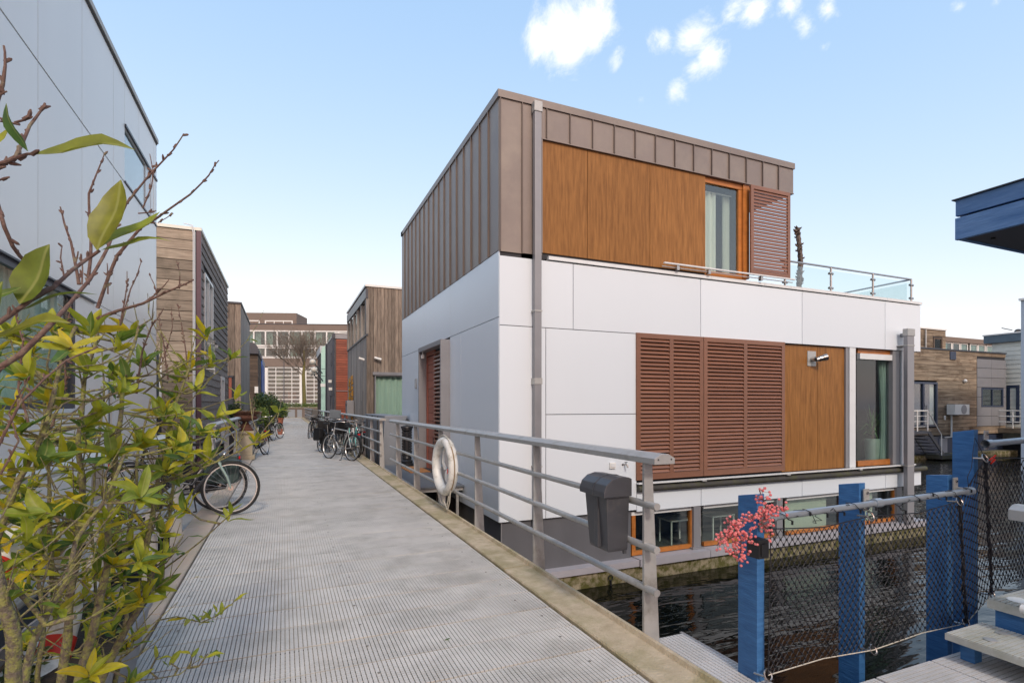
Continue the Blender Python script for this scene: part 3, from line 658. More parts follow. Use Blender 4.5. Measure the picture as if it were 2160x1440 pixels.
curtain('curtain', uw, m_curtw, v1-.18, v1-.02, HY+.3, 4.05, 5.75, .03, 3)
Hb('wall', m_room, 8.44, 8.52, HY+.14, HYB-.02, 3.93, 5.93)
# sliding shutter and its rail
shutter('sliding_shutter', 1584.5, 1667.5, 1600, P(1584, 574, y=HY-.08).z-.05, 5.90, HY-.10, 24, .075, mid=False, back=False, ty=.04)
r0, r1 = fx(1400, HY-.08), fx(1668, HY-.08)
rl = MB(); rl.box(r0, r1+.1, HY-.11, HY-.07, 4.105, 4.13); rl.box(r0, r1+.1, HY-.05, HY-.03, 4.06, 4.075); rl.build('shutter_rail', m_coping, house)
for u in (1424, 1490, 1600): Hb('bracket', m_chrome, fx(u)-.03, fx(u)+.03, HY-.09, HY-.024, 4.02, 4.104)
# patio chair back and table hints on terrace
ch = empty('garden_chair', (8.95, HY+.6, 3.92), 'black perforated garden chair on the terrace beside the sliding shutter', 'chair')
q = MB()
for i in range(6):
    for j in range(7): q.box(8.75+i*.07, 8.80+i*.07, HY+.6, HY+.62, 4.25+j*.07, 4.29+j*.07)
q.box(8.73, 9.17, HY+.602, HY+.618, 4.22, 4.235); q.box(8.73, 9.17, HY+.602, HY+.618, 4.73, 4.75)
for i in range(7): q.box(8.735+i*.07, 8.75+i*.07, HY+.605, HY+.615, 4.22, 4.75)
q.build('backrest', m_black, ch); box('seat', ch, m_black, 8.73, 9.17, HY+.62, HY+1.05, 4.34, 4.37)
for sx_ in (8.75, 9.15):
    for sy in (HY+.64, HY+1.03): box('leg', ch, m_black, sx_-.012, sx_+.012, sy-.012, sy+.012, 3.92, 4.34)
# glass balustrade
bal = empty('glass_balustrade', (11.8, HY+.12, 4.0)); bal.parent = house; bal.location = Vector((11.8, HY+.1, 4.0))-W(house)
bx = [9.72, 11.14, 12.57, 14.0]; BT = 4.56
def bpost(x, y):
    p = empty('post', (0,0,0)); p.parent = bal; p.location = Vector((x, y, 4.0))-W(bal)
    t = MB(); t.tube([(x, y, 4.0), (x, y, BT)], .021, 12); t.build('tube', m_chrome, p, smooth=True)
    for zz in (4.10, 4.42):
        t = MB(); t.tube([(x-.06, y, zz), (x+.06, y, zz)], .028, 10); t.build('glass_clamp', m_chrome, p, smooth=True)
for x in bx: bpost(x, HY+.10)
for y in (10.5, 13, 15.4): bpost(14.0, y)
for a, c in zip(bx, bx[1:]): box('glass_panel', bal, g_bal, a+.05, c-.05, HY+.096, HY+.104, 4.03, 4.48)
for a, c in zip([HY+.15, 10.5, 13], [10.5, 13, 15.4]): box('glass_panel', bal, g_bal, 13.996, 14.004, a+.05, c-.05, 4.03, 4.48)
t = MB(); t.tube([(9.6, HY+.10, BT), (14.0, HY+.10, BT), (14.0, 15.5, BT), (9.9, 15.5, BT)], .021, 12); t.build('handrail', m_chrome, bal, smooth=True)
# dried cactus stalk
cs = empty('dried_plant_stalk', (P(1684, 600, y=HY+.5).x, HY+.5, 3.92), 'tall withered knobbly plant stalk behind the glass balustrade', 'plant')
t = MB(); rp = random.Random(9); pts = []; rs = []
zt = P(1684, 482, y=HY+.5).z; bxp = cs.location.x
for i in range(26):
    f_ = i/25; pts.append((bxp+.05*math.sin(f_*5)+.05*f_, HY+.5+.02*math.sin(f_*7), 3.95+(zt-3.95)*f_)); rs.append(.045*(1-.25*f_)*(1+.3*(i % 2))+.008)
t.tube(pts, rs, 8)
for i in range(60):
    p = Vector(rp.choice(pts)); d = Vector((rp.uniform(-1, 1), rp.uniform(-1, 1), rp.uniform(-.2, .8))).normalized()
    t.tube([p, p+d*rp.uniform(.05, .085), p+d*.09+Vector((0,0,.02))], [.024, .020, .006], 5)
t.tube([pts[-2], Vector(pts[-2])+Vector((-.09, 0, .0)), Vector(pts[-2])+Vector((-.14, 0, .03))], [.04, .035, .01], 6)
t.build('stem', M('dried_stalk', (.13, .10, .085), .9, 0, .35, 25, bump=.6), cs)
box('planter', cs, m_terra, bxp-.14, bxp+.14, HY+.36, HY+.64, 3.92, 4.1)
# ---- door portal on the left face
por = empty('door_portal', (0,0,0)); por.parent = house; por.location = Vector((HX, 11.7, 0))-W(house)
for a, c, e, g_ in ((10.72, 10.78, -.10, 2.88), (12.66, 12.72, -.10, 2.88), (10.78, 12.66, 2.78, 2.88)):
    q = MB(); q.box(2.98, HX+.10, a, c, e, g_); q.build('portal_frame', m_grey, por, bevel=.003)
q = MB(); q.box(HX+.005, HX+.03, 11.93, 12.66, 0, 2.75); 
dr = empty('door', (0,0,0)); dr.parent = house; dr.location = Vector((HX+.02, 12.3, 0))-W(house)
box('frame', dr, m_doorred, HX-.02, HX+.06, 12.57, 12.66, -.02, 2.78); box('frame', dr, m_doorred, HX-.02, HX+.06, 11.9, 12.57, 2.68, 2.78); box('frame', dr, m_doorred, HX-.02, HX+.06, 11.88, 11.95, -.02, 2.68)
for i in range(14): box('board', dr, m_doorred, HX+.0, HX+.03, 11.95, 12.57, i*.19+.004, i*.19+.186)
box('glazed_slot', dr, m_gap, HX-.004, HX+.0, 12.02, 12.10, .35, .75)
box('threshold', dr, m_gap, HX-.1, HX+.06, 11.9, 12.66, -.05, 0.0)
lv = empty('side_louvre', (0,0,0)); lv.parent = house; lv.location = Vector((HX, 11.3, 0))-W(house)
for i in range(30): box('slat', lv, m_brown, HX-.05, HX+.03, 10.79, 11.87, .05+i*.09, .09+i*.09, rot=(0, R(20), 0))
Hb('core', m_gap, HX+.062, HX+.4, 10.78, 12.66, -.3, 2.8)
cmp_ = P(914, 748, x=3.0); c_ = empty('door_lamp', (3.03, 12.5, 2.66), 'tiny white cube lamp under the door portal head', 'lamp'); box('cube_shade', c_, m_wfr, 3.0, 3.06, 12.44, 12.52, 2.62, 2.70); box('arm', c_, m_wfr, 3.02, 3.04, 12.47, 12.49, 2.70, 2.78)
hn = P(878, 809, x=HX-.01); hs = empty('house_number_frame', (HX, hn.y, hn.z), 'small metal number frame on the white wall left of the red door', 'sign')
for a, c, e, g_ in ((-.09, .09, .11, .125), (-.09, .09, -.125, -.11), (-.09, -.075, -.11, .11), (.075, .09, -.11, .11)): box('bar', hs, m_steel, HX-.03, HX-.012, hn.y+a, hn.y+c, hn.z+e, hn.z+g_)
# landing platform at the door
plat = empty('door_landing', (2.7, 11.5, 0), 'grey steel landing with struts between the kerb and the red door', 'platform')
box('deck_plate', plat, M('grey_steel_deck', (.13, .145, .165), .5, .3, .1, 6, bump=.1), 2.28, HX-.005, 9.75, 13.75, -.055, -.025)
box('edge_strip', plat, m_steel, 2.14, 2.27, 9.8, 13.75, -.05, -.02)
for yy in (9.8, 11.2, 12.8): box('beam', plat, m_steel, 2.14, HX-.01, yy, yy+.05, -.13, -.058)
for yy in (9.85, 11.3): 
    t = MB(); t.tube([(2.35, yy, -.13), (3.0, yy, -.72)], .022, 8); t.build('strut', m_steel, plat); box('strut', plat, m_steel, 3.05, 3.1, yy, yy+.05, -1.55, -.13); box('strut', plat, m_steel, 2.2, 3.1, yy+.01, yy+.04, -.76, -.72)
dm = MB(); dm.box(2.62, 3.14, 11.95, 13.1, -.024, -.004); o = dm.build('doormat', m_mat, None, bevel=.004, loc=(2.9, 12.5, -.024)); tag(o, 'brown coir doormat in front of the red door', 'doormat')
# cast iron ornament
ci = empty('cast_iron_umbrella_stand', (2.86, 13.45, -.024), 'ornate black cast iron stand left of the red door on the landing', 'stand')
C0 = (2.86, 13.45, -.024)
q = MB(); q.lathe([(.17, 0), (.17, .05), (.14, .07), (.15, .12), (.11, .16), (.12, .2), (.10, .24), (.115, .32), (.10, .6), (.115, .84), (.10, .86), (.135, .9), (.135, .94), (.16, .96), (.15, 1.0), (.06, 1.02)], C0, 14); q.build('column', m_iron, ci, smooth=True)
q = MB(); q.lathe([(.03, 1.0), (.03, 1.08), (.06, 1.10), (.06, 1.12), (.02, 1.18), (.005, 1.22)], C0, 10); q.build('finial', m_iron, ci, smooth=True)
q = MB()
for i in range(9):
    for k in range(4):
        an = k*math.pi/2+.4; q.ball((C0[0]+.12*math.cos(an), C0[1]+.12*math.sin(an), .26+i*.07), .032, 6, 4, (1, 1, 1.2))
q.build('ornament', m_iron, ci, smooth=True)
# small mooring bracket at the water
mb_ = empty('mooring_bracket', (3.0, 7.6, -1.2), 'low grey steel mooring bracket at the house corner just above the water', 'bracket')
box('beam', mb_, m_steel, 2.5, 3.25, 7.62, 7.70, -.98, -.90); box('post', mb_, m_steel, 2.52, 2.6, 7.6, 7.72, -1.7, -.98); box('brace', mb_, m_steel, 2.5, 3.25, 7.63, 7.69, -1.22, -1.17)
t = MB(); pa = P(1288, 1218, y=HY-.14); t.tube([pa+Vector((math.cos(a_)*.045, 0, math.sin(a_)*.045)) for a_ in [i*math.pi/5 for i in range(10)]], .01, 6, closed=True); t.tube([pa+Vector((0, -.0, -.04)), pa+Vector((.01, -.02, -.35))], .018, 6)
o = t.build('mooring_ring', m_iron, None, loc=pa); tag(o, 'small iron mooring ring with hanging chain on the mossy hull', 'ring')
# ------------------------------------------------------------------ lifebuoys
def lifebuoy(c, label, R0=.34, r=.066, bands=None, tilt=0, yaw=0):
    e = empty('lifebuoy', c, label, 'lifebuoy', 'lifebuoys on the jetty railings', local=True); e.rotation_euler = (0, tilt, yaw)
    N = 48
    def ring(a0, a1, rad, n):
        return [Vector((0, math.cos(a0+(a1-a0)*i/n)*rad, math.sin(a0+(a1-a0)*i/n)*rad)) for i in range(n+1)]
    t = MB(); t.tube(ring(0, 2*math.pi, R0, N)[:-1], [r*(1+.03*math.sin(i*1.7)) for i in range(N)], 16, closed=True); t.build('ring', m_buoy, e, smooth=True)
    for k in range(4):
        a = math.pi/4+k*math.pi/2
        if bands and k in (1, 3): t = MB(); t.tube(ring(a-.16, a+.16, R0, 5), r*1.035, 16, cap=False); t.build('band', bands, e, smooth=True)
        p0 = a; p1 = a+math.pi/2; pts = []
        for i in range(13):
            s = i/12; q = p0+(p1-p0)*s
            rad = R0+r*1.05+(.02+.05*(k == 2 or k == 3))*math.sin(s*math.pi)
            pts.append(Vector((-.015, math.cos(q)*rad, math.sin(q)*rad-(.06 if k in (2,) else 0)*math.sin(s*math.pi))))
        t = MB(); t.tube(pts, .0075, 6); t.build('grab_rope', m_rope if k % 2 else m_wrope, e, smooth=True)
    return e
lb = lifebuoy((2.045, 7.15, .66), 'worn white lifebuoy with trailing rope hanging on the right railing', yaw=R(4))
t = MB(); c0 = Vector((-.02, -.05, -.38)); t.tube([c0, c0+Vector((0, .02, -.10)), c0+Vector((0, -.12, -.2)), c0+Vector((0, -.2, -.08)), c0+Vector((0, -.22, .05))], .008, 6)
t.tube([c0+Vector((0, .1, .02)), c0+Vector((0, .05, -.14)), c0+Vector((0, -.1, -.16)), c0+Vector((0, -.16, .0))], .007, 6); t.build('loose_rope', m_wrope, lb, smooth=True)
t = MB(); t.tube([(.05, .10, .26), (.02, .08, .2), (.0, .06, .05), (.02, .02, -.05)], [.018, .02, .018, .025], 10); t.ball((.03, .0, -.14), .045, 10, 7, (.6, .7, 1.9)); t.build('rope_pouch', m_buoy, lb, smooth=True)
t = MB(); t.box(-.09, -.085, -.36, -.34, -.06, 0); t.build('red_tag', m_red, lb)
lb2 = lifebuoy((-.99, 2.82, .62), 'white lifebuoy with red bands hanging behind the leafy shrub', bands=m_red, yaw=R(-6))
for k in range(3):
    t = MB(); a0 = .9+k*.35; t.tube([Vector((.09*math.cos(j*.9), math.cos(a0+j*.012)*.335+.0, math.sin(a0+j*.012)*.335))+Vector((0, .09*math.sin(j*.9)*math.cos(a0), .09*math.sin(j*.9)*math.sin(a0))) for j in range(8)], .009, 6)
    t.build('rope_wrap', m_rope, lb2, smooth=True)
# ------------------------------------------------------------------ litter bin on the rail
bn = empty('litter_bin', (2.01, 3.05, .54), 'dark grey plastic litter bin with curved lid hung on the near railing', 'bin')
x0, x1, y0, y1 = 1.915, 2.095, 2.92, 3.19
def frust(zs, ins): 
    vs = []; fs = []
    for z, i in zip(zs, ins): vs += [(x0+i, y0+i*.8, z), (x1-.0, y0+i*.8, z), (x1-.0, y1-i*.8, z), (x0+i, y1-i*.8, z)]
    for k in range(len(zs)-1):
        for j in range(4): a = k*4+j; b_ = k*4+(j+1) % 4; fs.append((a, b_, b_+4, a+4))
    fs.append((3, 2, 1, 0)); L = (len(zs)-1)*4; fs.append((L, L+1, L+2, L+3)); return vs, fs
q = MB(); q.add(*frust([.54, .56, .93], [.032, .025, .0])); q.build('body', m_bin, bn, bevel=.008)
q = MB(); q.box(x0-.002, x0+.03, 3.02, 3.06, .56, .90); q.build('rib', m_bin, bn, bevel=.004)
q = MB(); prof = [(x0-.03, .905), (x0-.03, .94), (x0-.012, .985), (x0+.03, 1.02), (x0+.09, 1.035), (x1-.02, 1.03), (x1+.005, 1.02), (x1+.005, .905)]
q.prism(prof, y0-.02, y1+.02, 1); q.build('lid', m_bin, bn, bevel=.007)
q = MB(); q.prism([(a-.003 if i < 3 else a, b_+(.0035 if i > 1 else 0)) for i, (a, b_) in enumerate(prof)], 3.035, 3.05, 1); q.build('lid_ridge', m_bin, bn)
box('hook', bn, m_bin, x1-.004, x1+.025, 3.0, 3.1, .84, .95); box('foot', bn, m_bin, x1-.03, x1-.01, y0+.02, y0+.04, .52, .545)

# ------------------------------------------------------------------ side gangway, platform, steps
def grating(nm, par, x0, x1, y0, y1, z, px=.026, py=.026, th=.03, wx=.006, wy=.005, mat=None, along='y'):
    q = MB(); tiles(q, x0, x1, y0, y1, z, .0285, .0055, .005 if along == 'y' else .003, th, .004, along)
    return q.build(nm, mat or m_grateb, par)
m_grateb = M('bluish_light_grating', (.54, .53, .52), .6, 0, .1, 1.2, grime=(.38, .37, .34), gscale=1.5, glo=.5, ghi=.8)
m_grateo = M('weathered_step_grating', (.47, .47, .43), .65, 0, .12, 2, grime=(.31, .31, .24), gscale=3, glo=.48, ghi=.7)
gw = empty('side_gangway', (2.3, 1.6, 0), 'narrow grating strip along the outer side of the right kerb', 'gangway')
grating('grating_panel', gw, 2.15, 2.46, .3, 2.84, -.03); box('edge_beam', gw, m_steel, 2.13, 2.15, .3, 2.86, -.1, -.03); box('edge_beam', gw, m_steel, 2.46, 2.48, .3, 2.86, -.1, -.03)
pf = empty('entrance_platform', (3.4, 1.2, 0), 'light grating platform with blue framed steps at lower right', 'platform')
for a, c in ((2.49, 3.0), (3.0, 3.5), (3.5, 4.0), (4.0, 4.6)): grating('grating_panel', pf, a+.003, c-.003, .2, 1.91, -.002 if a != 3.0 else 0, along='x')
box('edge_beam', pf, m_steel, 2.49, 4.6, 1.912, 1.93, -.1, -.03)
box('frame_beam', pf, m_blue, 2.49, 4.6, 1.75, 1.85, -.25, -.05)
sx0, sx1, sy1 = 3.60, 3.985, 1.884
o = grating('step', pf, sx0, sx1, -.4, sy1, .158, .03, .021, .034, .0065, .0045, m_grateo, along='x')
for i, (xx, yy) in enumerate(((3.72, 1.72), (3.89, 1.74))):
    t = MB(); t.lathe([(.032, 0), (.032, .003), (.012, .005)], (xx, yy, .159), 12); t.build('screw_plate', m_steel, pf, smooth=True)
for yy in (1.78, .9): box('step_block', pf, m_blue, 3.685, 3.76, yy, yy+.07, 0, .122)
box('step_edge', pf, m_grateo, sx0-.004, sx0, -.4, sy1, .118, .155)
o = grating('landing', pf, 3.995, 5.4, -.4, 1.86, .312, .03, .024, .05, .0065, .0045, m_grateo, along='x')
box('landing_edge', pf, m_grateo, 3.988, 3.994, -.4, 1.862, .255, .308)
box('riser_board', pf, m_blue, 4.01, 4.06, -.4, 1.83, .0, .255)
box('riser_board', pf, m_blue, 4.062, 5.4, 1.79, 1.84, .0, .255)
t = MB(); t.lathe([(.06, 0), (.06, .002)], (4.12, 1.76, .313), 14); t.build('cover_disc', m_wfr, pf)
# short railing at the landing (its end shows at the right edge)
r = empty('landing_railing', (4.0, 1.5, .3), 'pale steel handrail end with round tube at the right edge of the picture', 'railing')
q = MB(); c = 3.93
q.prism([(c-.075, .84), (c+.075, .84), (c+.075, .90), (c+.03, .925), (c-.03, .925), (c-.075, .90)], -.9, 1.70, 1); q.build('handrail', m_steel, r, bevel=.004)
t = MB(); t.tube([(c-.02, 1.66, .33), (c-.02, -.9, .33)], .027, 14); t.build('rail', m_wfr, r, smooth=True)
for yy in (1.2, 0): box('post', r, m_steel, c-.01, c+.01, yy-.03, yy+.03, -.1, .84)

# ------------------------------------------------------------------ blue post and net fence
fe = empty('net_fence', (3.3, 2.2, WZ), 'blue timber posts with a steel tube and black diamond net over the water', 'fence')
def post(u, y, x0, ztop, slope=0, w=.055, dp=.135):
    q = MB(); vs = []
    for (x, yy) in ((x0, y), (x0+w, y), (x0+w, y+dp), (x0, y+dp)):
        vs.append((x, yy, -2.4))
    for (x, yy) in ((x0, y), (x0+w, y), (x0+w, y+dp), (x0, y+dp)):
        vs.append((x, yy, ztop+(slope*(yy-y))))
    q.add(vs, [(3,2,1,0),(4,5,6,7),(0,1,5,4),(1,2,6,5),(2,3,7,6),(3,0,4,7)])
    return q.build('post', m_blue, fe, bevel=.004)
YP = 2.17
px_ = [P(u, 855, y=YP).x for u in (1597, 1816, 2006)]
post(0, YP, px_[0], 1.01, -.20); post(0, YP+.01, px_[1], 1.02, -.19); post(0, YP+.02, px_[2], 1.02, -.12)
x4 = P(2054, 855, y=YP+.05).x; post(0, YP+.05, x4, 1.325, -.17)
NY = 2.13
def tubeh(x0, z0, x1, z1, r=.0195):
    t = MB(); t.tube([(x0, NY-.02, z0), (x1, NY-.02, z1)], r, 14); return t.build('tube', m_steelb, fe, smooth=True)
pA = P(1622, 1091, y=NY-.02); pB = P(2044, 1035, y=NY-.02)
tubeh(pA.x, pA.z, pB.x, pB.z)
for p_ in (P(1850, 1060, y=NY-.02), pA, pB):
    t = MB(); t.tube([p_+Vector((-.03, 0, 0)), p_+Vector((.03, 0, 0))], .028, 14); t.build('coupling', m_steelb, fe, smooth=True)
pC = P(2078, 936, y=NY-.02); 
t = MB(); t.tube([(pC.x, NY-.02, pC.z), (pC.x+1.2, NY-.02, pC.z+.03)], .0225, 14, cap=False); t.tube([(pC.x, NY-.02, pC.z), (pC.x+.08, NY-.02, pC.z)], .029, 14, cap=False); t.build('tube', m_steelb, fe, smooth=True)
for (xx, zz) in ((px_[0]+.01, .86), (px_[1]+.012, .90), (px_[2]+.01, .92), (x4+.01, 1.235)):
    q = MB(); q.box(xx, xx+.05, YP-.012, YP-.004, zz-.05, zz+.085); q.box(xx+.02, xx+.05, NY-.02, YP-.005, zz-.02, zz+.02); q.build('bracket', m_steel, fe, bevel=.0015)
    for dz in (.06, -.035): t = MB(); t.tube([(xx+.025, YP-.02, zz+dz), (xx+.025, YP-.005, zz+dz)], .009, 6); t.build('bolt', m_chrome, fe)
def ringb(p):
    t = MB(); t.tube([Vector(p)+Vector((math.cos(a)*.026, .012*math.sin(a), math.sin(a)*.026)) for a in [i*math.pi/7 for i in range(14)]], .0055, 7, closed=True)
    t.tube([Vector(p)+Vector((-.028, .0, .0)), Vector(p)+Vector((-.05, .05, 0))], .006, 6); t.build('eye_bolt', m_chrome, fe, smooth=True)
A0 = P(1620, 1423, y=NY); A1 = P(1626, 1115, y=NY); B0 = P(1842, 1370, y=NY); B1 = P(1836, 1088, y=NY); C0_ = P(2038, 1314, y=NY); C1_ = P(2024, 1057, y=NY); D0 = P(2092, 1252, y=NY+.02); D1 = P(2078, 966, y=NY+.02)
E0 = P(2170, 1220, y=NY+.02); E1 = P(2170, 966, y=NY+.02)
for p_ in (A0, B0, B1, C0_, C1_, D1, D0): ringb(p_)
def net(a0, a1, b0, b1, nx, nz, sag=.03, sagb=.02, r=.0025):
    """diamond net between left edge a0-a1 and right edge b0-b1 (bottom, top)"""
    rq = random.Random(int(a0[0]*100))
    q = MB()
    def pt(s, t):
        bot = a0.lerp(b0, s)+Vector((0, 0, sagb*math.sin(s*math.pi))); top = a1.lerp(b1, s)-Vector((0, 0, sag*math.sin(s*math.pi)))
        p = bot.lerp(top, t); return p+Vector((.004*mnoise.noise(p*9), .012*mnoise.noise(p*6), .004*mnoise.noise(p*8+Vector((5,5,5)))))
    for i in range(nx*2+1):
        for dr_ in (1, -1):
            pts = []
            for j in range(nz*2+1):
                # zigzag strand: knots alternate
                k = i+dr_*((j % 2) if True else 0)
                s = (i+(dr_*.5 if j % 2 else -dr_*.5))/(nx*2); s = min(1, max(0, s)); pts.append(pt(s, j/(nz*2)))
            if i % 2 == (0 if dr_ > 0 else 1): q.tube(pts, r, 4, cap=False)
    for j in range(1, nz*2):
        for i in range(nx*2):
            if (i+j) % 2: 
                p = pt((i+.5)/(nx*2), j/(nz*2)); q.box(p.x-.0045, p.x+.0045, p.y-.0035, p.y+.0035, p.z-.006, p.z+.006)
    o = q.build('net', m_net, fe); tag(o, kind='stuff'); return o
net(A0, A1, B0, B1, 19, 14); net(B0, B1, C0_, C1_, 19, 14); net(C0_, C1_, D0, D1, 6, 15, 0, 0); net(D0, D1, E0, E1, 11, 14)
t = MB()
t.tube([A0, A0.lerp(B0, .5)+Vector((0, 0, .02)), B0, B0.lerp(C0_, .5)+Vector((0, 0, .02)), C0_, D0], .0032, 6); t.build('lower_cable', m_wrope, fe, smooth=True)
t = MB(); t.tube([A1-Vector((0,0,.0)), A1.lerp(B1, .5)-Vector((0, 0, .03)), B1, B1.lerp(C1_, .5)-Vector((0, 0, .03)), C1_, D1, E1], .0035, 6); t.tube([A0, A1], .003, 5); t.build('upper_cable', m_net, fe, smooth=True)
t = MB(); rq = random.Random(2)
for e0, e1 in ((C0_, C1_), (D0, D1)):
    for k in range(5):
        pts = [e0.lerp(e1, i/22)+Vector((rq.uniform(-.012, .012), rq.uniform(-.012, .012), 0)) for i in range(23)]; t.tube(pts, .0042, 5)
o = t.build('bunched_net', m_net, fe); tag(o, kind='stuff')
t = MB(); 
for k in range(5): p = D1+Vector((rq.uniform(-.0, .06), -.02, rq.uniform(-.05, .01))); t.tube([p, p+Vector((.03, 0, .015))], .007, 5)
t.build('red_cord', m_red, fe)
# string of lights on the tube
t = MB(); pts = []
for i in range(120):
    s = i/119; p = pA.lerp(pB, s); a = s*60; pts.append(p+Vector((.0, .026*math.cos(a) if i % 3 else -.03, .026*math.sin(a)-(.035 if 50 < i < 75 or 20 < i < 30 else 0))))
t.tube(pts, .0022, 4)
for p in pts[::9]: t.box(p.x-.004, p.x+.004, p.y-.004, p.y+.004, p.z-.022, p.z)
p0 = pB; pts = [p0, p0+Vector((-.06, -.02, .10)), p0+Vector((.03, 0, .16)), p0+Vector((.05, 0, .28)), p0+Vector((.11, .02, .36)), D1]
t.tube(pts, .002, 4); sl_ = t.build('string_lights', m_black, None, loc=pA); tag(sl_, 'black wire of small string lights wound along the fence tube', 'string lights')
# battery box
bp_ = P(1607, 1156, y=NY-.03); bb = empty('battery_box', bp_, 'black battery box clipped to the first blue post', 'box')
q = MB(); q.box(bp_.x-.045, bp_.x+.03, NY-.05, NY+.03, bp_.z-.05, bp_.z+.05); q.build('case', m_black, bb, bevel=.004)
q = MB(); q.box(bp_.x-.03, bp_.x+.02, NY-.056, NY-.051, bp_.z-.035, bp_.z+.03); q.build('lid', m_black, bb, bevel=.002)
# berry garland
gar = empty('berry_garland', P(1600, 1100, y=NY-.05), 'pink and red frosted berry garland draped over the first blue post', 'garland')
q = MB(); st_ = MB(); rq = random.Random(5)
paths = [[(1602, 1034), (1612, 1058), (1620, 1085)], [(1655, 1075), (1635, 1068), (1615, 1080), (1590, 1085), (1568, 1097), (1550, 1108)], [(1618, 1085), (1605, 1100), (1615, 1112), (1625, 1125)], [(1550, 1108), (1535, 1125), (1520, 1138), (1512, 1150)], [(1536, 1094), (1545, 1105), (1540, 1125), (1535, 1145)], [(1548, 1115), (1562, 1130), (1565, 1160), (1560, 1185)], [(1560, 1118), (1575, 1130), (1590, 1142)], [(1540, 1120), (1545, 1140), (1550, 1168)]]
for pa in paths:
    w3 = [P(u, v, y=NY-.07) for u, v in pa]; st_.tube(w3, .0028, 5)
    for i in range(len(w3)-1):
        n_ = max(3, int((w3[i+1]-w3[i]).length/.0043*(1.05)))
        for k in range(n_):
            p = w3[i].lerp(w3[i+1], rq.random()); o_ = Vector((rq.gauss(0, .02), rq.uniform(-.04, .035), rq.gauss(0, .017)))
            q.ball(p+o_, rq.uniform(.0068, .0086), 6, 4); st_.tube([p, p+o_], .001, 3, cap=False)
q.build('berries', m_berry, gar, smooth=True)['kind'] = 'stuff'; st_.build('stems', m_tbark, gar)['kind'] = 'stuff'
# ------------------------------------------------------------------ blue canopy
cp = empty('blue_house', (7, -2, 0), 'blue timber house whose two-board canopy with dark soffit juts in at upper right', 'house')
box('wall', cp, m_blue, 5.4, 14, -7.5, -.25, -1.8, 4.0); box('wall', cp, m_woodk, 5.2, 14.1, -.25, -.2, 2.9, 4.1); box('window_pane', cp, m_gap, 7, 9.5, -.2, -.17, .4, 2.5); box('window_pane', cp, m_gap, 10.5, 13, -.2, -.17, .4, 2.5)  # unseen house body, added for reflections and kept low to brighten the foreground
box('hull', cp, m_conc, 5.2, 14.2, -7.7, -.05, -2.6, -1.4)
for (z0, z1, d) in ((2.715, 2.815, .0), (2.562, 2.70, -.006)):
    q = MB(); q.box(3.97+d, 4.0+d, -1.2, 2.02, z0, z1); q.build('fascia_board', m_blueh, cp, bevel=.002)
    q = MB(); q.box(4.0+d, 6.6, 1.985, 2.015, z0, z1); q.build('fascia_board', m_blueh, cp, bevel=.002)
box('core', cp, m_gap, 4.02, 6.5, -1.18, 1.97, 2.60, 2.80); box('roof_sheet', cp, m_anth, 3.955, 6.6, -1.2, 2.035, 2.817, 2.824); box('soffit', cp, m_soffit, 4.001, 6.5, -1.18, 1.984, 2.565, 2.59)
for xx in (4.6, 6.2): box('pillar', cp, m_blue, xx+.2, xx+.3, .3, .4, .31, 2.56)
for (xx, yy) in ((4.14, 1.9), (4.3, 1.75)): t = MB(); t.tube([(xx, yy, 2.555), (xx, yy, 2.566)], .012, 8); t.build('screw', m_black, cp)
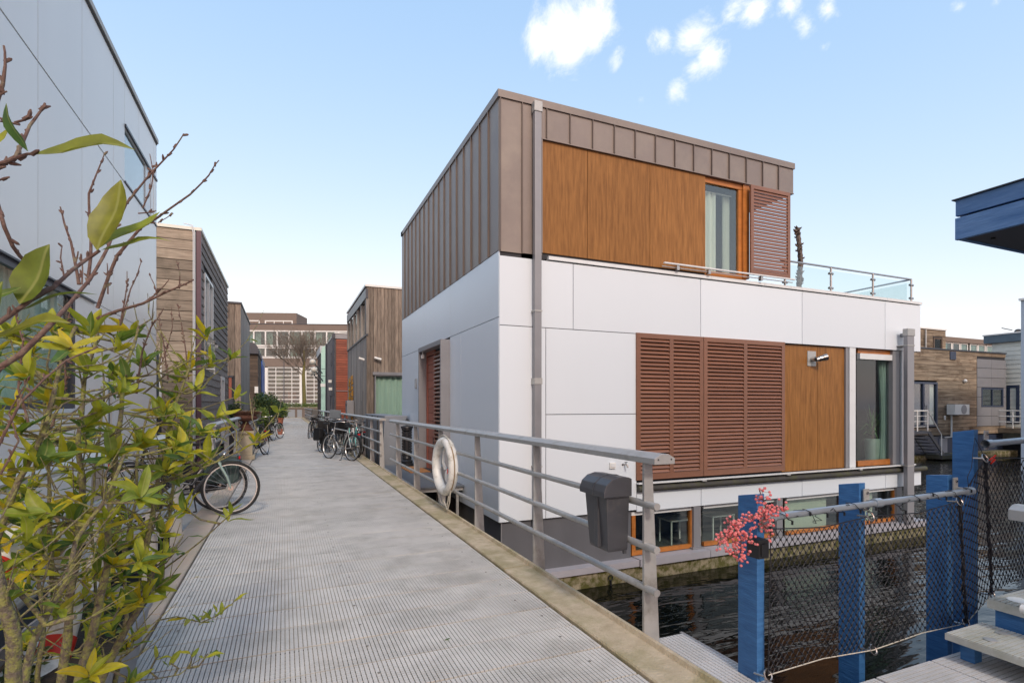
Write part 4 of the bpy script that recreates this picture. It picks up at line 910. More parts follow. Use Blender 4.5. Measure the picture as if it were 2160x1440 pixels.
# ------------------------------------------------------------------ bicycles
def make_bike(root, paint, tyre, rimm, extras=(), rear=True, lady=False, fork=None):
    RW = .345
    def wheel(x, hubd=.02):
        t = MB(); t.tube([Vector((x+math.cos(a)*RW, 0, RW+.0+math.sin(a)*RW)) for a in [i*math.pi/20 for i in range(40)]], .019, 8, closed=True)
        w = t.build('wheel', tyre, root, smooth=True)
        t = MB(); t.tube([Vector((x+math.cos(a)*(RW-.026), 0, RW+math.sin(a)*(RW-.026))) for a in [i*math.pi/20 for i in range(40)]], .011, 6, closed=True); t.build('rim', rimm, w, smooth=True)
        t = MB()
        for i in range(28):
            a = i*math.pi/14; s = 1 if i % 2 else -1
            t.tube([(x+math.cos(a+.6*s)*.02, .022*s, RW+math.sin(a+.6*s)*.02), (x+math.cos(a)*(RW-.03), 0, RW+math.sin(a)*(RW-.03))], .0014, 3, cap=False)
        t.build('spokes', m_chrome, w)['kind'] = 'stuff'
        t = MB(); t.tube([(x, -.045, RW), (x, .045, RW)], hubd, 12); t.build('hub', m_chrome, w, smooth=True)
    wheel(.55, .035); wheel(-.55, .03)
    bb = Vector((-.10, 0, .30)); st = Vector((-.28, 0, .80)); hd = Vector((.36, 0, .88)); hl = Vector((.40, 0, .72)); ra = Vector((-.55, 0, RW)); fa = Vector((.55, 0, RW))
    t = MB(); t.tube([bb, st+Vector((-.02, 0, .06))], .017, 8); t.tube([bb, bb+Vector((.22, 0, .02)), hl], .020, 8)
    t.tube([hd, hl], .022, 8)
    if lady: t.tube([bb+Vector((-.06, 0, .17)), bb+Vector((.2, 0, .12)), hd-Vector((0, 0, .04))], .016, 8)
    else: t.tube([st, hd-Vector((0, 0, .03))], .017, 8)
    for s in (-1, 1):
        t.tube([bb+Vector((0, .02*s, 0)), ra+Vector((0, .055*s, 0))], .010, 6); t.tube([st+Vector((0, .01*s, 0)), ra+Vector((0, .055*s, 0))], .009, 6)
    t.build('frame', paint, root, smooth=True)
    t = MB(); t.tube([hl, hl+Vector((.03, 0, -.06))], .02, 8)
    for s in (-1, 1): t.tube([hl+Vector((.0, .012*s, -.02)), hl+Vector((.03, .045*s, -.08)), Vector((.50, .05*s, .50)), fa+Vector((0, .05*s, 0))], [.014, .015, .013, .010], 8)
    t.build('fork', fork or paint, root, smooth=True)
    t = MB(); t.tube([hd, hd+Vector((-.02, 0, .14))], .014, 8)
    h0 = hd+Vector((-.02, 0, .14)); t.tube([h0+Vector((-.20, -.29, -.01)), h0+Vector((-.05, -.27, .03)), h0+Vector((.04, -.14, .03)), h0+Vector((.05, 0, .0)), h0+Vector((.04, .14, .03)), h0+Vector((-.05, .27, .03)), h0+Vector((-.20, .29, -.01))], .011, 8)
    hb = t.build('handlebar', m_chrome, root, smooth=True)
    for s in (-1, 1): t = MB(); t.tube([h0+Vector((-.07, .275*s, .027)), h0+Vector((-.20, .29*s, -.01))], .017, 8); t.build('grip', m_rubber, hb, smooth=True)
    t = MB(); t.prism([(-.45, -.0), (-.44, .075), (-.38, .10), (-.30, .05), (-.16, .022), (-.15, 0), (-.16, -.022), (-.30, -.05), (-.38, -.10), (-.44, -.075)], .90, .945, 2); sa = t.build('saddle', m_black, root, bevel=.012)
    t = MB(); t.tube([st+Vector((-.01, 0, .02)), st+Vector((-.03, 0, .11))], .013, 8); t.build('seat_post', m_chrome, sa, smooth=True)
    for (x, a0, a1) in ((-.55, .05, 2.9), (.55, .6, 2.75)):
        t = MB(); pts = [Vector((x-math.cos(a)*(RW+.035)*(1 if x < 0 else -1)*(1), 0, RW+math.sin(a)*(RW+.035))) for a in [a0+(a1-a0)*i/14 for i in range(15)]]
        for p, q_ in zip(pts, pts[1:]):
            t.add([p+Vector((0, -.026, 0)), p+Vector((0, .026, 0)), q_+Vector((0, .026, 0)), q_+Vector((0, -.026, 0)), p*1.0+Vector((0, 0, .008)), q_+Vector((0, 0, .008))], [(0,3,5,4), (4,5,2,1)])
        t.build('mudguard', paint if 'paintguard' in extras else m_black, root, smooth=True)
    t = MB(); t.lathe([(.075, -.004), (.075, .004)], (0, 0, 0), 20); v = [(bb.x+p[0], p[2]-.035, bb.z+p[1]) for p in t.v]; t.v = v
    t.tube([bb+Vector((0, -.05, 0)), bb+Vector((.12, -.055, -.12))], .009, 6); t.tube([bb+Vector((0, .05, 0)), bb+Vector((-.12, .055, .12))], .009, 6); cr = t.build('crank', m_steel, root)
    for (s, dx, dz) in ((-1, .12, -.12), (1, -.12, .12)): t = MB(); t.box(bb.x+dx-.045, bb.x+dx+.045, s*.10-.04, s*.10+.04, bb.z+dz-.01, bb.z+dz+.01); t.build('pedal', m_black, cr)
    t = MB(); t.prism([(-.64, .32), (-.62, .42), (-.1, .39), (.0, .33), (.0, .25), (-.1, .21), (-.62, .28)], -.052, -.04, 1); t.build('chain_guard', m_black, root, bevel=.002)
    t = MB(); t.tube([(-.22, .03, .28), (-.30, .17, .0)], .010, 6); t.tube([(-.30, .17, .0), (-.27, .20, 0)], .01, 6); t.build('kickstand', m_black, root)
    if rear:
        t = MB()
        for s in (-1, 1): t.tube([(-.28, .05*s, .74), (-.78, .06*s, .74), (-.80, .03*s, .74)], .006, 6); t.tube([(-.74, .06*s, .74), (-.56, .06*s, .36)], .006, 6)
        for k in range(4): t.tube([(-.36-.12*k, -.055, .742), (-.36-.12*k, .055, .742)], .005, 5)
        rk = t.build('rack', m_black, root, smooth=True); 
        q = MB(); q.box(-.815, -.795, -.035, .035, .70, .745); q.build('rear_reflector', m_redref, rk)
    t = MB(); t.ball((.47, 0, .80), .04, 10, 6); t.build('headlight', m_chrome, root, smooth=True)
    if 'yellow' in extras: q = MB(); q.box(.60, .612, -.06, .06, .82, .93); q.build('yellow_plate', m_yellow, root, bevel=.004)
    if 'bags' in extras:
        for s in (-1, 1): q = MB(); q.prism([(-.82, .42), (-.80, .76), (-.40, .78), (-.38, .46), (-.45, .38), (-.75, .36)], s*.07 if s > 0 else -.20, .20 if s > 0 else -.07, 1); q.build('pannier', m_bag if 'green' in extras else m_black, root, bevel=.02)
    if 'frontbag' in extras: q = MB(); q.prism([(.46, .62), (.44, .98), (.78, 1.0), (.74, .64)], -.2, .2, 1); q.build('front_bag', m_black, root, bevel=.025)
    if 'crate' in extras:
        q = MB()
        for z in (.78, .86, .94, 1.02): 
            for (a, b_, c, d) in ((.46, .47, -.18, .18), (.78, .79, -.18, .18), (.46, .79, -.19, -.18), (.46, .79, .18, .19)): q.box(a, b_, c, d, z, z+.03)
        for (a, c) in ((.46, -.19), (.77, -.19), (.46, .17), (.77, .17)): q.box(a, a+.02, c, c+.02, .78, 1.05)
        q.box(.46, .79, -.19, .19, .77, .78); q.build('front_crate', m_black, root)
    if 'childseat' in extras:
        q = MB(); q.prism([(-.82, .80), (-.90, 1.30), (-.82, 1.32), (-.74, .92), (-.50, .88), (-.50, .80)], -.15, .15, 1); cs_ = q.build('child_seat', m_black, root, bevel=.025)
        q = MB(); q.box(-.92, -.90, -.04, .04, .84, .9); q.build('red_reflector', m_redref, cs_)
    if 'windscreen' in extras: q = MB(); q.prism([(.42, .98), (.50, 1.35), (.51, 1.35), (.44, .97)], -.2, .2, 1); q.build('windscreen', m_steelb, root, bevel=.003)
def bike(loc, yaw, label, paint, extras=(), lean=0, lady=False, fork=None):
    r = empty('bicycle', loc, label, 'bicycle', 'bicycles parked along the jetty', local=True)
    r.rotation_mode = 'XYZ'; r.rotation_euler = (lean, 0, yaw)
    make_bike(r, paint, m_rubber, m_rimc, extras, lady=lady, fork=fork); return r
m_rimc = M('aluminium_rim', (.6, .6, .59), .3, .7, .1, 5)
pale_green = M('pale_green_paint', (.30, .38, .33), .35, .2, .15, 6)
blackp = M('black_bike_paint', (.015, .015, .018), .25, 0, .2, 6)
silver = M('silver_bike_paint', (.42, .42, .41), .35, .5, .1, 5)
teal = M('teal_bike_paint', (.05, .30, .30), .35, .1, .1, 5)
darkb = M('dark_grey_bike_paint', (.05, .05, .055), .3, .2, .1, 5)
whitep = M('white_bike_paint', (.6, .6, .6), .3, 0, .1, 5)
bike((-1.22, 8.15, .03), R(3), 'dark bicycle with a pale green fork, front wheel standing on the left kerb', darkb, (), R(-4), True, pale_green)
bike((-1.40, 8.62, .03), R(176), 'black bicycle with dark green panniers behind the one with the pale green fork', blackp, ('bags', 'green'), R(4), True)
b3 = bike((-.72, 17.4, .0), R(250), 'black bicycle parked just beyond the stone pedestal of the urn', blackp, (), R(8), True)
bike((-.62, 24.3, 0), R(70), 'black bicycle half covered by overhanging plants on the left', darkb, ('crate',), R(-6), True)
bike((-.45, 26.2, 0), R(60), 'silver bicycle beyond the plants with its chrome handlebar showing', silver, (), R(-6), True)
bike((1.42, 15.5, 0), R(118), 'silver grey bicycle with a yellow plate at the front of the right row', silver, (), R(5), False)
bike((1.78, 16.2, 0), R(-78), 'teal bicycle with a red tail reflector against the right railing', teal, (), R(-4), True)
bike((1.98, 17.0, 0), R(100), 'white framed bicycle wedged closest to the railing posts', whitep, (), R(5), True)
bike((1.30, 17.6, 0), R(-68), 'black bicycle with bulging black panniers behind the silver one', blackp, ('bags', 'frontbag'), R(-5), True)
bike((1.42, 20.4, 0), R(-72), 'black bicycle with a tall grey windscreen on its handlebar', darkb, ('windscreen', 'frontbag'), R(-5), True)
bike((1.55, 22.6, 0), R(110), 'dark grey bicycle in the middle of the far right row', darkb, ('crate',), R(5), True)
bike((1.62, 18.9, 0), R(84), 'black step-through bicycle between the pannier and windscreen bicycles', blackp, ('crate',), R(4), True)
bike((1.25, 19.3, 0), R(-100), 'dark bicycle with a black front bag standing furthest into the jetty', darkb, ('frontbag', 'bags'), R(-5), True)
bike((1.50, 21.7, 0), R(72), 'silver bicycle hidden between two dark ones in the far right row', silver, (), R(5), True)
bike((1.12, 26.6, 0), R(-100), 'farthest black bicycle with a black child seat and red reflector', blackp, ('childseat',), R(-5), True)
bike((1.40, 28.6, 0), R(95), 'last silver bicycle next to the child seat bicycle', silver, (), R(5), True)

# ------------------------------------------------------------------ urn on pedestal
C = (-.99, 16.45, 0)
ped = empty('urn_pedestal', C, 'cream stone pedestal carrying the rusty urn', 'pedestal')
q = MB(); q.box(C[0]-.24, C[0]+.24, C[1]-.24, C[1]+.24, .02, .14); q.build('plinth', m_stone, ped, bevel=.01)
q = MB(); q.box(C[0]-.18, C[0]+.18, C[1]-.18, C[1]+.18, .142, .72); q.build('shaft', m_stone, ped, bevel=.01)
for s in (-1,): q = MB(); q.box(C[0]-.12, C[0]+.12, C[1]-.19, C[1]-.182, .22, .64); q.build('raised_field', m_stone, ped, bevel=.003)
q = MB(); q.box(C[0]-.23, C[0]+.23, C[1]-.23, C[1]+.23, .722, .80); q.build('cap', m_stone, ped, bevel=.012)
ur = empty('iron_urn', (C[0], C[1], .8), 'rusty iron urn full of dry grass on the stone pedestal', 'urn')
q = MB(); q.lathe([(.20, 0), (.20, .04), (.17, .07), (.09, .20), (.07, .24), (.12, .27), (.26, .30), (.31, .36), (.28, .42), (.27, .45), (.36, .50), (.38, .53), (.34, .53), (.25, .48)], (C[0], C[1], .80), 24); q.build('bowl', m_rust, ur, smooth=True)
q = MB(); rq = random.Random(1)
for i in range(900):
    a = rq.uniform(0, 6.28); r_ = rq.uniform(.05, .40); p = Vector((C[0]+r_*math.cos(a), C[1]+r_*math.sin(a), 1.27+rq.uniform(-.02, .05))); d = Vector((math.cos(a)*rq.uniform(0, .12), math.sin(a)*.08, rq.uniform(-.04, .10)))
    q.add([p, p+Vector((.006, .0, 0)), p+d], [(0,1,2)])
q.build('dry_grass', m_straw, ur)['kind'] = 'stuff'

# ------------------------------------------------------------------ generic foliage
def leaf_cloud(q, c, rad, n, size, rq, m=None):
    for i in range(n):
        d = Vector((rq.gauss(0, 1), rq.gauss(0, 1), rq.gauss(0, 1))).normalized()*(rq.random()**.4)
        p = Vector(c)+Vector((d.x*rad[0], d.y*rad[1], d.z*rad[2]))*(1+.35*mnoise.noise(d*2.3+Vector(c)))
        a = Vector((rq.uniform(-1, 1), rq.uniform(-1, 1), rq.uniform(-.6, 1))).normalized(); b_ = a.orthogonal().normalized(); s = size*rq.uniform(.6, 1.4)
        q.add([p, p+a*s*.5+b_*s*.22, p+a*s, p+a*s*.5-b_*s*.22], [(0,1,2,3)])
def hue_attr(o, spread=1.0, seed=1):
    me = o.data; rq = random.Random(seed); at = me.attributes.new('hue', 'FLOAT', 'FACE'); at.data.foreach_set('value', [rq.random()*spread for _ in me.polygons])
def potplant(name, c, label, mat, rad, n, size, pot=None, ph=.3, pr=.16, seed=0, cat='plant', trunk=False):
    e = empty(name, c, label, cat); rq = random.Random(seed)
    if pot: q = MB(); q.lathe([(pr*.75, 0), (pr, ph*.85), (pr*1.08, ph*.86), (pr*1.08, ph), (pr*.9, ph), (pr*.88, ph*.9)], c, 16); q.build('pot', pot, e, smooth=True)
    cc = Vector(c)+Vector((0, 0, ph+rad[2]*.85)); q = MB()
    for k in range(5): leaf_cloud(q, cc+Vector((rq.uniform(-.5, .5)*rad[0], rq.uniform(-.5, .5)*rad[1], rq.uniform(-.45, .5)*rad[2])), [r_*.62 for r_ in rad], n//5, size, rq)
    o = q.build('foliage', mat, e); hue_attr(o, seed=seed); 
    t = MB()
    for k in range(7): t.tube([Vector(c)+Vector((0, 0, ph*.8)), cc+Vector((rq.uniform(-.6, .6)*rad[0], rq.uniform(-.6, .6)*rad[1], rq.uniform(-.3, .6)*rad[2]))], [.018, .005], 5)
    t.build('stem', m_tbark, e); return e
potplant('potted_shrub', (-.78, 25.3, 0), 'bushy green shrub spilling over the left bicycles', m_leaf3, (.42, .6, .36), 1600, .10, m_terra, .4, .2, 3)
potplant('potted_shrub', (-.95, 31, 0), 'yellow green shrub beside the left edge of the far jetty', m_leaf3, (.6, .9, .55), 1800, .13, m_anth, .4, .25, 4)
potplant('conifer_shrub', (-1.0, 36, 0), 'dark evergreen shrub in the row of pots on the left', m_leaf2, (.8, 1.0, .9), 2600, .14, m_anth, .5, .3, 5)
potplant('conifer_shrub', (-.9, 42, 0), 'dark bushy evergreen near the far end of the jetty', m_leaf2, (1.0, 1.2, 1.05), 2600, .16, m_anth, .5, .3, 6)
potplant('potted_shrub', (-.35, 47, 0), 'light green rounded shrub at the far left of the jetty', m_leaf3, (.8, .8, .8), 1500, .16, m_terra, .5, .3, 7)
potplant('small_pot_plant', (-.2, 30.2, 0), 'small terracotta pot with a dark plant standing on the jetty', m_leaf2, (.12, .12, .14), 160, .08, m_terra, .28, .15, 8)
potplant('wall_climber', (-2.1, 27.4, .55), 'round dark green plant beside the red door on the left', m_leaf2, (.35, .35, .6), 900, .11, None, .05, .1, 9)
# ------------------------------------------------------------------ building helpers
def slab(nm, par, m, ax, s, p0, p1, a0, a1, z0, z1, **k):
    """ax 'y': faces -y, p measured outwards from plane s towards the viewer; ax '+x' / '-x': faces +x / -x"""
    if ax == 'y': return box(nm, par, m, a0, a1, s-p1, s-p0, z0, z1, **k)
    if ax == '-x': return box(nm, par, m, s-p1, s-p0, a0, a1, z0, z1, **k)
    return box(nm, par, m, s+p0, s+p1, a0, a1, z0, z1, **k)
def boards(par, m, ax, s, a0, a1, z0, z1, w, vert=False, gap=.012, t=.02, seed=0, clap=0, cut=None, nm='plank', brk=0, holes=()):
    rq = random.Random(seed)
    lo, hi = (a0, a1) if vert else (z0, z1); n = max(1, round((hi-lo)/w)); w = (hi-lo)/n
    for i in range(n):
        q0, q1 = lo+i*w+gap/2, lo+(i+1)*w-gap/2; j = rq.uniform(0, .006)
        segs = [(z0, z1)] if vert else [(a0, a1)]
        if brk and rq.random() < brk:
            c = rq.uniform(.25, .75); s0, s1 = segs[0]; k = s0+(s1-s0)*c; segs = [(s0, k-.003), (k+.003, s1)]
        for (ha0, ha1, hz0, hz1) in holes:
            out = []
            for (s0, s1) in segs:
                if vert: inter = q1 > ha0+.02 and q0 < ha1-.02; h0, h1 = hz0, hz1
                else: inter = q1 > hz0+.02 and q0 < hz1-.02; h0, h1 = ha0, ha1
                if inter and s0 < h1 and s1 > h0:
                    if h0-s0 > .02: out.append((s0, h0))
                    if s1-h1 > .02: out.append((h1, s1))
                else: out.append((s0, s1))
            segs = out
        for s0, s1 in segs:
            if vert: slab(nm, par, m, ax, s, 0, t+j, q0, q1, s0, s1)
            elif clap:
                o = slab(nm, par, m, ax, s, t*.2, t*1.2, s0, s1, q0-.012, q1)
                o.rotation_euler = ((R(clap), 0, 0) if ax == 'y' else (0, R(clap if ax == '-x' else -clap), 0))
            else: slab(nm, par, m, ax, s, 0, t+j, s0, s1, q0, q1)
def window(par, ax, s, a0, a1, z0, z1, fm, gm, nx=1, nz=1, fw=.06, curt=None, nm='window', out=.03, back=.35, mull=None, cseg=None, zs=None):
    w = empty(nm, (0,0,0)); w.parent = par
    c = {'y': Vector(((a0+a1)/2, s, z0)), '-x': Vector((s, (a0+a1)/2, z0)), '+x': Vector((s, (a0+a1)/2, z0))}[ax]
    w.location = c-W(par)
    slab('frame', w, fm, ax, s, -.05, out, a0, a1, z0, z0+fw); slab('frame', w, fm, ax, s, -.05, out, a0, a1, z1-fw, z1)
    slab('frame', w, fm, ax, s, -.05, out, a0, a0+fw, z0+fw, z1-fw); slab('frame', w, fm, ax, s, -.05, out, a1-fw, a1, z0+fw, z1-fw)
    mw = mull or fw*.6
    X = [a0+(a1-a0)*i/nx for i in range(nx+1)]; Z = zs or [z0+(z1-z0)*i/nz for i in range(nz+1)]
    for x in X[1:-1]: slab('mullion', w, fm, ax, s, -.045, out-.005, x-mw/2, x+mw/2, z0+fw, z1-fw)
    for z in Z[1:-1]: slab('glazing_bar', w, fm, ax, s, -.04, out-.008, a0+fw, a1-fw, z-mw/2, z+mw/2)
    for i in range(nx):
        for j in range(len(Z)-1): slab('pane', w, gm, ax, s, -.03, -.024, X[i]+mw*.3, X[i+1]-mw*.3, Z[j]+mw*.3, Z[j+1]-mw*.3)
    if curt:
        for (c0, c1) in (cseg or [(0, 1)]):
            b0, b1 = a0+(a1-a0)*c0, a0+(a1-a0)*c1
            if ax == 'y': curtain('curtain', w, curt, b0+.03, b1-.03, s+.14, z0+.03, z1-.03, .03, max(2, (b1-b0)*4), n=max(12, int((b1-b0)*24)))
            else: curtain('curtain', w, curt, b0+.03, b1-.03, s+(.14 if ax == '-x' else -.14), z0+.03, z1-.03, .03, max(2, (b1-b0)*4), axis='y', n=max(12, int((b1-b0)*24)))
    slab('room_back', w, m_dark, ax, s, -back-.02, -back, a0-.2, a1+.2, z0-.1, z1+.1)
    return w
# wall body with rectangular openings: shell boxes set back from the cladding plane
def shell(par, m, x0, x1, y0, y1, z0, z1, d=.5):
    box('core', par, m, x0+d, x1-d, y0+d, y1-d, z0, z1-.05)

# ------------------------------------------------------------------ left house 1: pale panels
LX = -2.30
h1 = empty('panel_house', (-5, 8, WZ), 'pale grey panelled house filling the left edge behind the shrub', 'house')
Y1 = P(330, 855, x=LX).y
def uy(u, x=LX): return P(u, 855, x=x).y
box('core', h1, m_gap, LX-8, LX-.55, 1.0, Y1-.03, -.9, 6.6)
box('base', h1, m_greybase, LX-8, LX-.06, 1.0, Y1-.04, -2.2, -.3)
WY0, WY1, WZ0, WZ1 = 2.0, 7.9, 1.47, 2.84          # big lower window
UY0, UY1, UZ0, UZ1 = uy(263), uy(324)-.0, 5.03, 5.89
joints = [0.9]+[uy(u) for u in (-700, -300, 80, 173, 239, 293)]+[Y1]
joints = sorted(j for j in joints if j > .8)
def hpanel(y0, y1, z0, z1): 
    if y1-y0 > .03 and z1-z0 > .03: box('panel', h1, m_white2, LX-.02, LX, y0+.005, y1-.005, z0+.005, z1-.005)
for a, c in zip(joints, joints[1:]):
    # upper band
    segs = [(a, c)]
    for (s0, s1) in segs:
        if s1 <= UY0 or s0 >= UY1: hpanel(s0, s1, 4.995, 6.62)
        else:
            if s0 < UY0: hpanel(s0, UY0, 4.995, 6.62)
            hpanel(max(s0, UY0), min(s1, UY1), UZ1, 6.62)
            if s1 > UY1: hpanel(UY1, s1, 4.995, 6.62)
    hpanel(a, c, 2.86, 4.985)
for (a, c, z0, z1) in ((1.0, WY0, -.35, 2.86), (WY0, WY1, -.35, WZ0-.02), (WY1, 9.1, -.35, 2.86), (9.42, Y1, -.35, 2.86), (9.1, 9.42, 2.2, 2.86)): hpanel(a, c, z0, z1)
box('backing', h1, m_gap, LX-.06, LX-.022, 8.0, Y1-.02, -.35, 4.98); box('backing', h1, m_gap, LX-.06, LX-.022, 1, 8.0, 2.9, 6.6); box('backing', h1, m_gap, LX-.06, LX-.022, 8.0, UY0, 4.98, 6.6)
box('backing', h1, m_gap, LX-.06, LX-.022, 1.0, 8.0, -.35, WZ0-.03)
q = MB(); q.box(LX-8, LX-.0, Y1-.03, Y1, -.35, 6.62); q.build('end_wall', m_white2, h1)
q = MB(); q.box(LX-8, LX+.03, .9, Y1+.03, 6.62, 6.70); q.build('roof_edge', M('beige_roof_edge', (.42, .40, .36), .5), h1)
box('roof_edge', h1, m_dark, LX-.01, LX+.012, .9, Y1+.01, 6.585, 6.618)
window(h1, '+x', LX, UY0, UY1-.55, UZ0, UZ1, m_coping, g_clear, fw=.04, out=-.01, back=.4)
box('window_pillar', h1, m_coping, LX-.05, LX-.012, UY1-.55, UY1-.2, UZ0, UZ1); box('panel', h1, m_white2, LX-.03, LX-.005, UY1-.19, Y1-.02, UZ0, UZ1)
box('window_head', h1, m_anth, LX-.04, LX+.02, UY0, Y1-.0, UZ1-.02, UZ1+.02)
box('window_sill', h1, m_anth, LX-.04, LX+.015, UY0, Y1, UZ0-.04, UZ0-.01)
window(h1, '+x', LX, WY0, WY1, WZ0, WZ1, m_anth, g_green, nx=2, fw=.07, out=0, back=.5, curt=m_curtg, cseg=[(.0, .35), (.62, .98)])
box('window_sill', h1, m_coping, LX-.04, LX+.03, WY0, WY1, WZ0-.05, WZ0-.005); box('window_head', h1, m_anth, LX-.03, LX+.03, WY0, WY1+.7, WZ1, WZ1+.018)
window(h1, '+x', LX, 9.1, 9.42, .1, 2.2, m_wfr, g_clear, fw=.07, out=.01, curt=m_curtw)
g1 = empty('house_gangway', (-1.7, 8.4, 0), 'grey gangway plate between the left kerb and the panelled house', 'gangway'); box('deck_plate', g1, m_steel, LX, -1.10, 7.35, 10.3, -.05, .02)

# ------------------------------------------------------------------ left house 2: weathered horizontal planks
h2 = empty('plank_house', (-5, 22, WZ), 'weathered horizontal plank house with a plum corner trim, second on the left', 'house')
y20, y21 = P(422, 855, x=LX).y, P(480, 855, x=LX).y
box('core', h2, m_gap, LX-7, LX-.03, y20+.03, y21-.03, -2.2, 6.70)
xL = P(412, 855, y=y20).x
xwin = [P(u, 855, y=y20).x for u in (322, 341)]
boards(h2, m_woodh, 'y', y20+.03, LX-5, xL, -.2, 6.66, .30, seed=2, gap=.02, t=.035, brk=.3, holes=[(xwin[0], xwin[1], P(0, 835, y=y20).z-1.2, 3.05)])
window(h2, 'y', y20, xwin[0], xwin[1], 1.6, 3.05, m_wfr, g_clear, curt=m_curtw, out=.02)
box('corner_trim', h2, m_purple, xL+.03, LX+.03, y20-.035, y20+.06, -.3, 6.66)
cd = MB()
for dx in (-.045, -.005): cd.tube([(xL+dx-.25, y20-.02, 6.84), (xL+dx-.06, y20-.06, 6.80), (xL+dx, y20-.06, 6.6), (xL+dx, y20-.05, -.2)], .014, 6)
cd.build('cable_conduit', m_coping, h2, smooth=True)
sy0, sy1 = y20+.75, P(447, 855, x=LX).y
dy0, dy1 = P(465, 855, x=LX).y, P(471.5, 855, x=LX).y
boards(h2, m_woodd, '+x', LX-.03, y20+.07, y21, -.2, 6.66, .26, seed=3, gap=.0, t=.03, clap=6, brk=.4, holes=[(sy0, sy1, 2.7, 5.65), (dy0, dy1, -.3, 2.7)])
box('backing', h2, m_gap, LX-.04, LX-.031, y20+.07, y21, -.2, 6.66)
window(h2, '+x', LX-.0, sy0, sy1, 2.72, 5.62, m_wfr, g_clear, nx=2, fw=.09, out=.05, curt=m_curtw)
box('balcony_glass', h2, g_bal, LX+.07, LX+.08, sy0-.1, sy1+.2, 2.6, 3.75)
window(h2, '+x', LX, dy0, dy1, 0, 2.65, m_wfr, g_clear, fw=.14, out=.05, curt=m_curtw)
q = MB(); q.box(LX-7.1, LX+.045, y20-.045, y21+.03, 6.67, 6.76); q.build('roof_edge', m_cream, h2)
box('wall_lamp', h2, m_wfr, LX+.0, LX+.12, sy1+.6, sy1+.7, 3.55, 3.65)

# ------------------------------------------------------------------ left house 3: vertical brown boards
h3 = empty('brown_board_house', (-5, 38, WZ), 'dark brown vertical board house, third on the left', 'house')
y30, y31 = P(508, 855, x=LX).y, P(527, 855, x=LX).y
box('core', h3, m_gap, LX-7, LX-.03, y30+.03, y31, -2.2, 7.3)
boards(h3, m_woodv, 'y', y30+.03, LX-4, LX, -.2, 7.32, .30, vert=True, seed=4, gap=.02, holes=[(P(481, 855, y=y30).x, P(490, 855, y=y30).x, 0, 3.2)])
boards(h3, m_woodg, '+x', LX-.03, y30, y31, -.2, 7.32, .42, vert=True, seed=5, gap=.02)
dx0, dx1 = P(480, 855, y=y30).x, P(491, 855, y=y30).x
d3 = empty('door', (0,0,0)); d3.parent = h3; d3.location = Vector((dx0, y30, 0))-W(h3)
box('leaf', d3, m_doorred, dx0+.06, dx1-.06, y30-.0, y30+.02, 1.9, 3.1); box('frame', d3, m_anth, dx0, dx1, y30-.03, y30+.0, 3.1, 3.2); box('leaf', d3, m_anth, dx0, dx1, y30, y30+.02, 0, 1.9)
q = MB(); q.box(LX-7, LX+.05, y30-.05, y31, 7.33, 7.43); q.build('roof_edge', m_anth, h3)
# ------------------------------------------------------------------ left house 4: rounded roof
h4 = empty('rounded_roof_house', (-5, 50, WZ), 'dark slatted house with a rounded grey roof edge, fourth on the left', 'house')
y40, y41 = P(544, 855, x=LX+.0).y, P(551.5, 855, x=LX).y
zt4 = P(544, 722, x=LX).z; zt5 = P(551, 750, x=LX).z
box('core', h4, m_gap, LX-7, LX-.03, y40+.03, y41, -2.2, zt5-.6)
boards(h4, m_woodk, 'y', y40+.03, LX-4.5, LX, -.2, zt4-.8, .34, seed=6, gap=.03); boards(h4, m_woodk, '+x', LX-.03, y40, y41, -.2, zt5-.6, .34, seed=7, gap=.03)
q = MB(); pr = [(LX-7, zt4-1.1), (LX+.06, zt4-1.1), (LX+.06, zt4-.75), (LX-.05, zt4-.35), (LX-.35, zt4-.08), (LX-.9, zt4), (LX-7, zt4)]
q.prism(pr, y40-.3, y41+.2, 1); q.build('roof', m_anth, h4)
lmp = P(541, 822, y=y40); box('wall_lamp', h4, m_wfr, lmp.x-.15, lmp.x+.15, y40-.3, y40, lmp.z-.3, lmp.z+.3)
# ------------------------------------------------------------------ left house 5: blue
h5 = empty('blue_clad_house', (-5, 62, WZ), 'bright blue clad house at the far left end of the jetty', 'house')
b0 = P(553, 855, x=LX).y; zt = P(550, 752, y=b0).z
box('wall', h5, m_cobalt, LX-5, LX-.0, b0, b0+.4, -2, zt); box('wall', h5, m_cobaltg, LX-.4, LX, b0+.41, b0+9, -2, zt-.1)
for k in range(4): box('window_strip', h5, m_cobalt, LX-.0, LX+.03, b0+1+k*2, b0+1.5+k*2, .5, zt-.8)
box('core', h5, m_cobalt, LX-5, LX-.41, b0+.41, b0+9, -2, zt-.1)

# ------------------------------------------------------------------ right house 2: grey-brown vertical boards
RX = 3.2
r2 = empty('grey_board_house', (6, 27, WZ), 'weathered vertical board house with a green curtained window, second on the right', 'house')
yr0, yr1 = P(773, 855, x=RX).y, P(733, 855, x=RX).y
wx0, wx1, wz0, wz1 = P(790, 855, y=yr0).x, P(862, 855, y=yr0).x, P(0, 912, y=yr0).z, 2.80
wz0 = P(820, 912, y=yr0).z
box('core', r2, m_gap, RX+.6, RX+7, yr0+.6, yr1, -2.2, 6.6)
box('core', r2, m_gap, RX+.03, wx0-.06, yr0+.03, yr1, -2.2, 4.4); box('core', r2, m_gap, RX+.03, RX+7, yr0+.03, yr1, 2.95, 4.4); box('core', r2, m_gap, RX+.9, RX+7, yr0+.03, yr1, 4.4, 6.6); box('core', r2, m_gap, RX+.03, RX+7, yr0+.03, yr0+.4, -2, wz0-.05)
boards(r2, m_woodv, 'y', yr0+.03, RX, RX+6.8, -.6, 6.55, .15, vert=True, seed=8, gap=.012, t=.025, holes=[(wx0-.04, wx1+.04, wz0-.05, wz1+.08)])
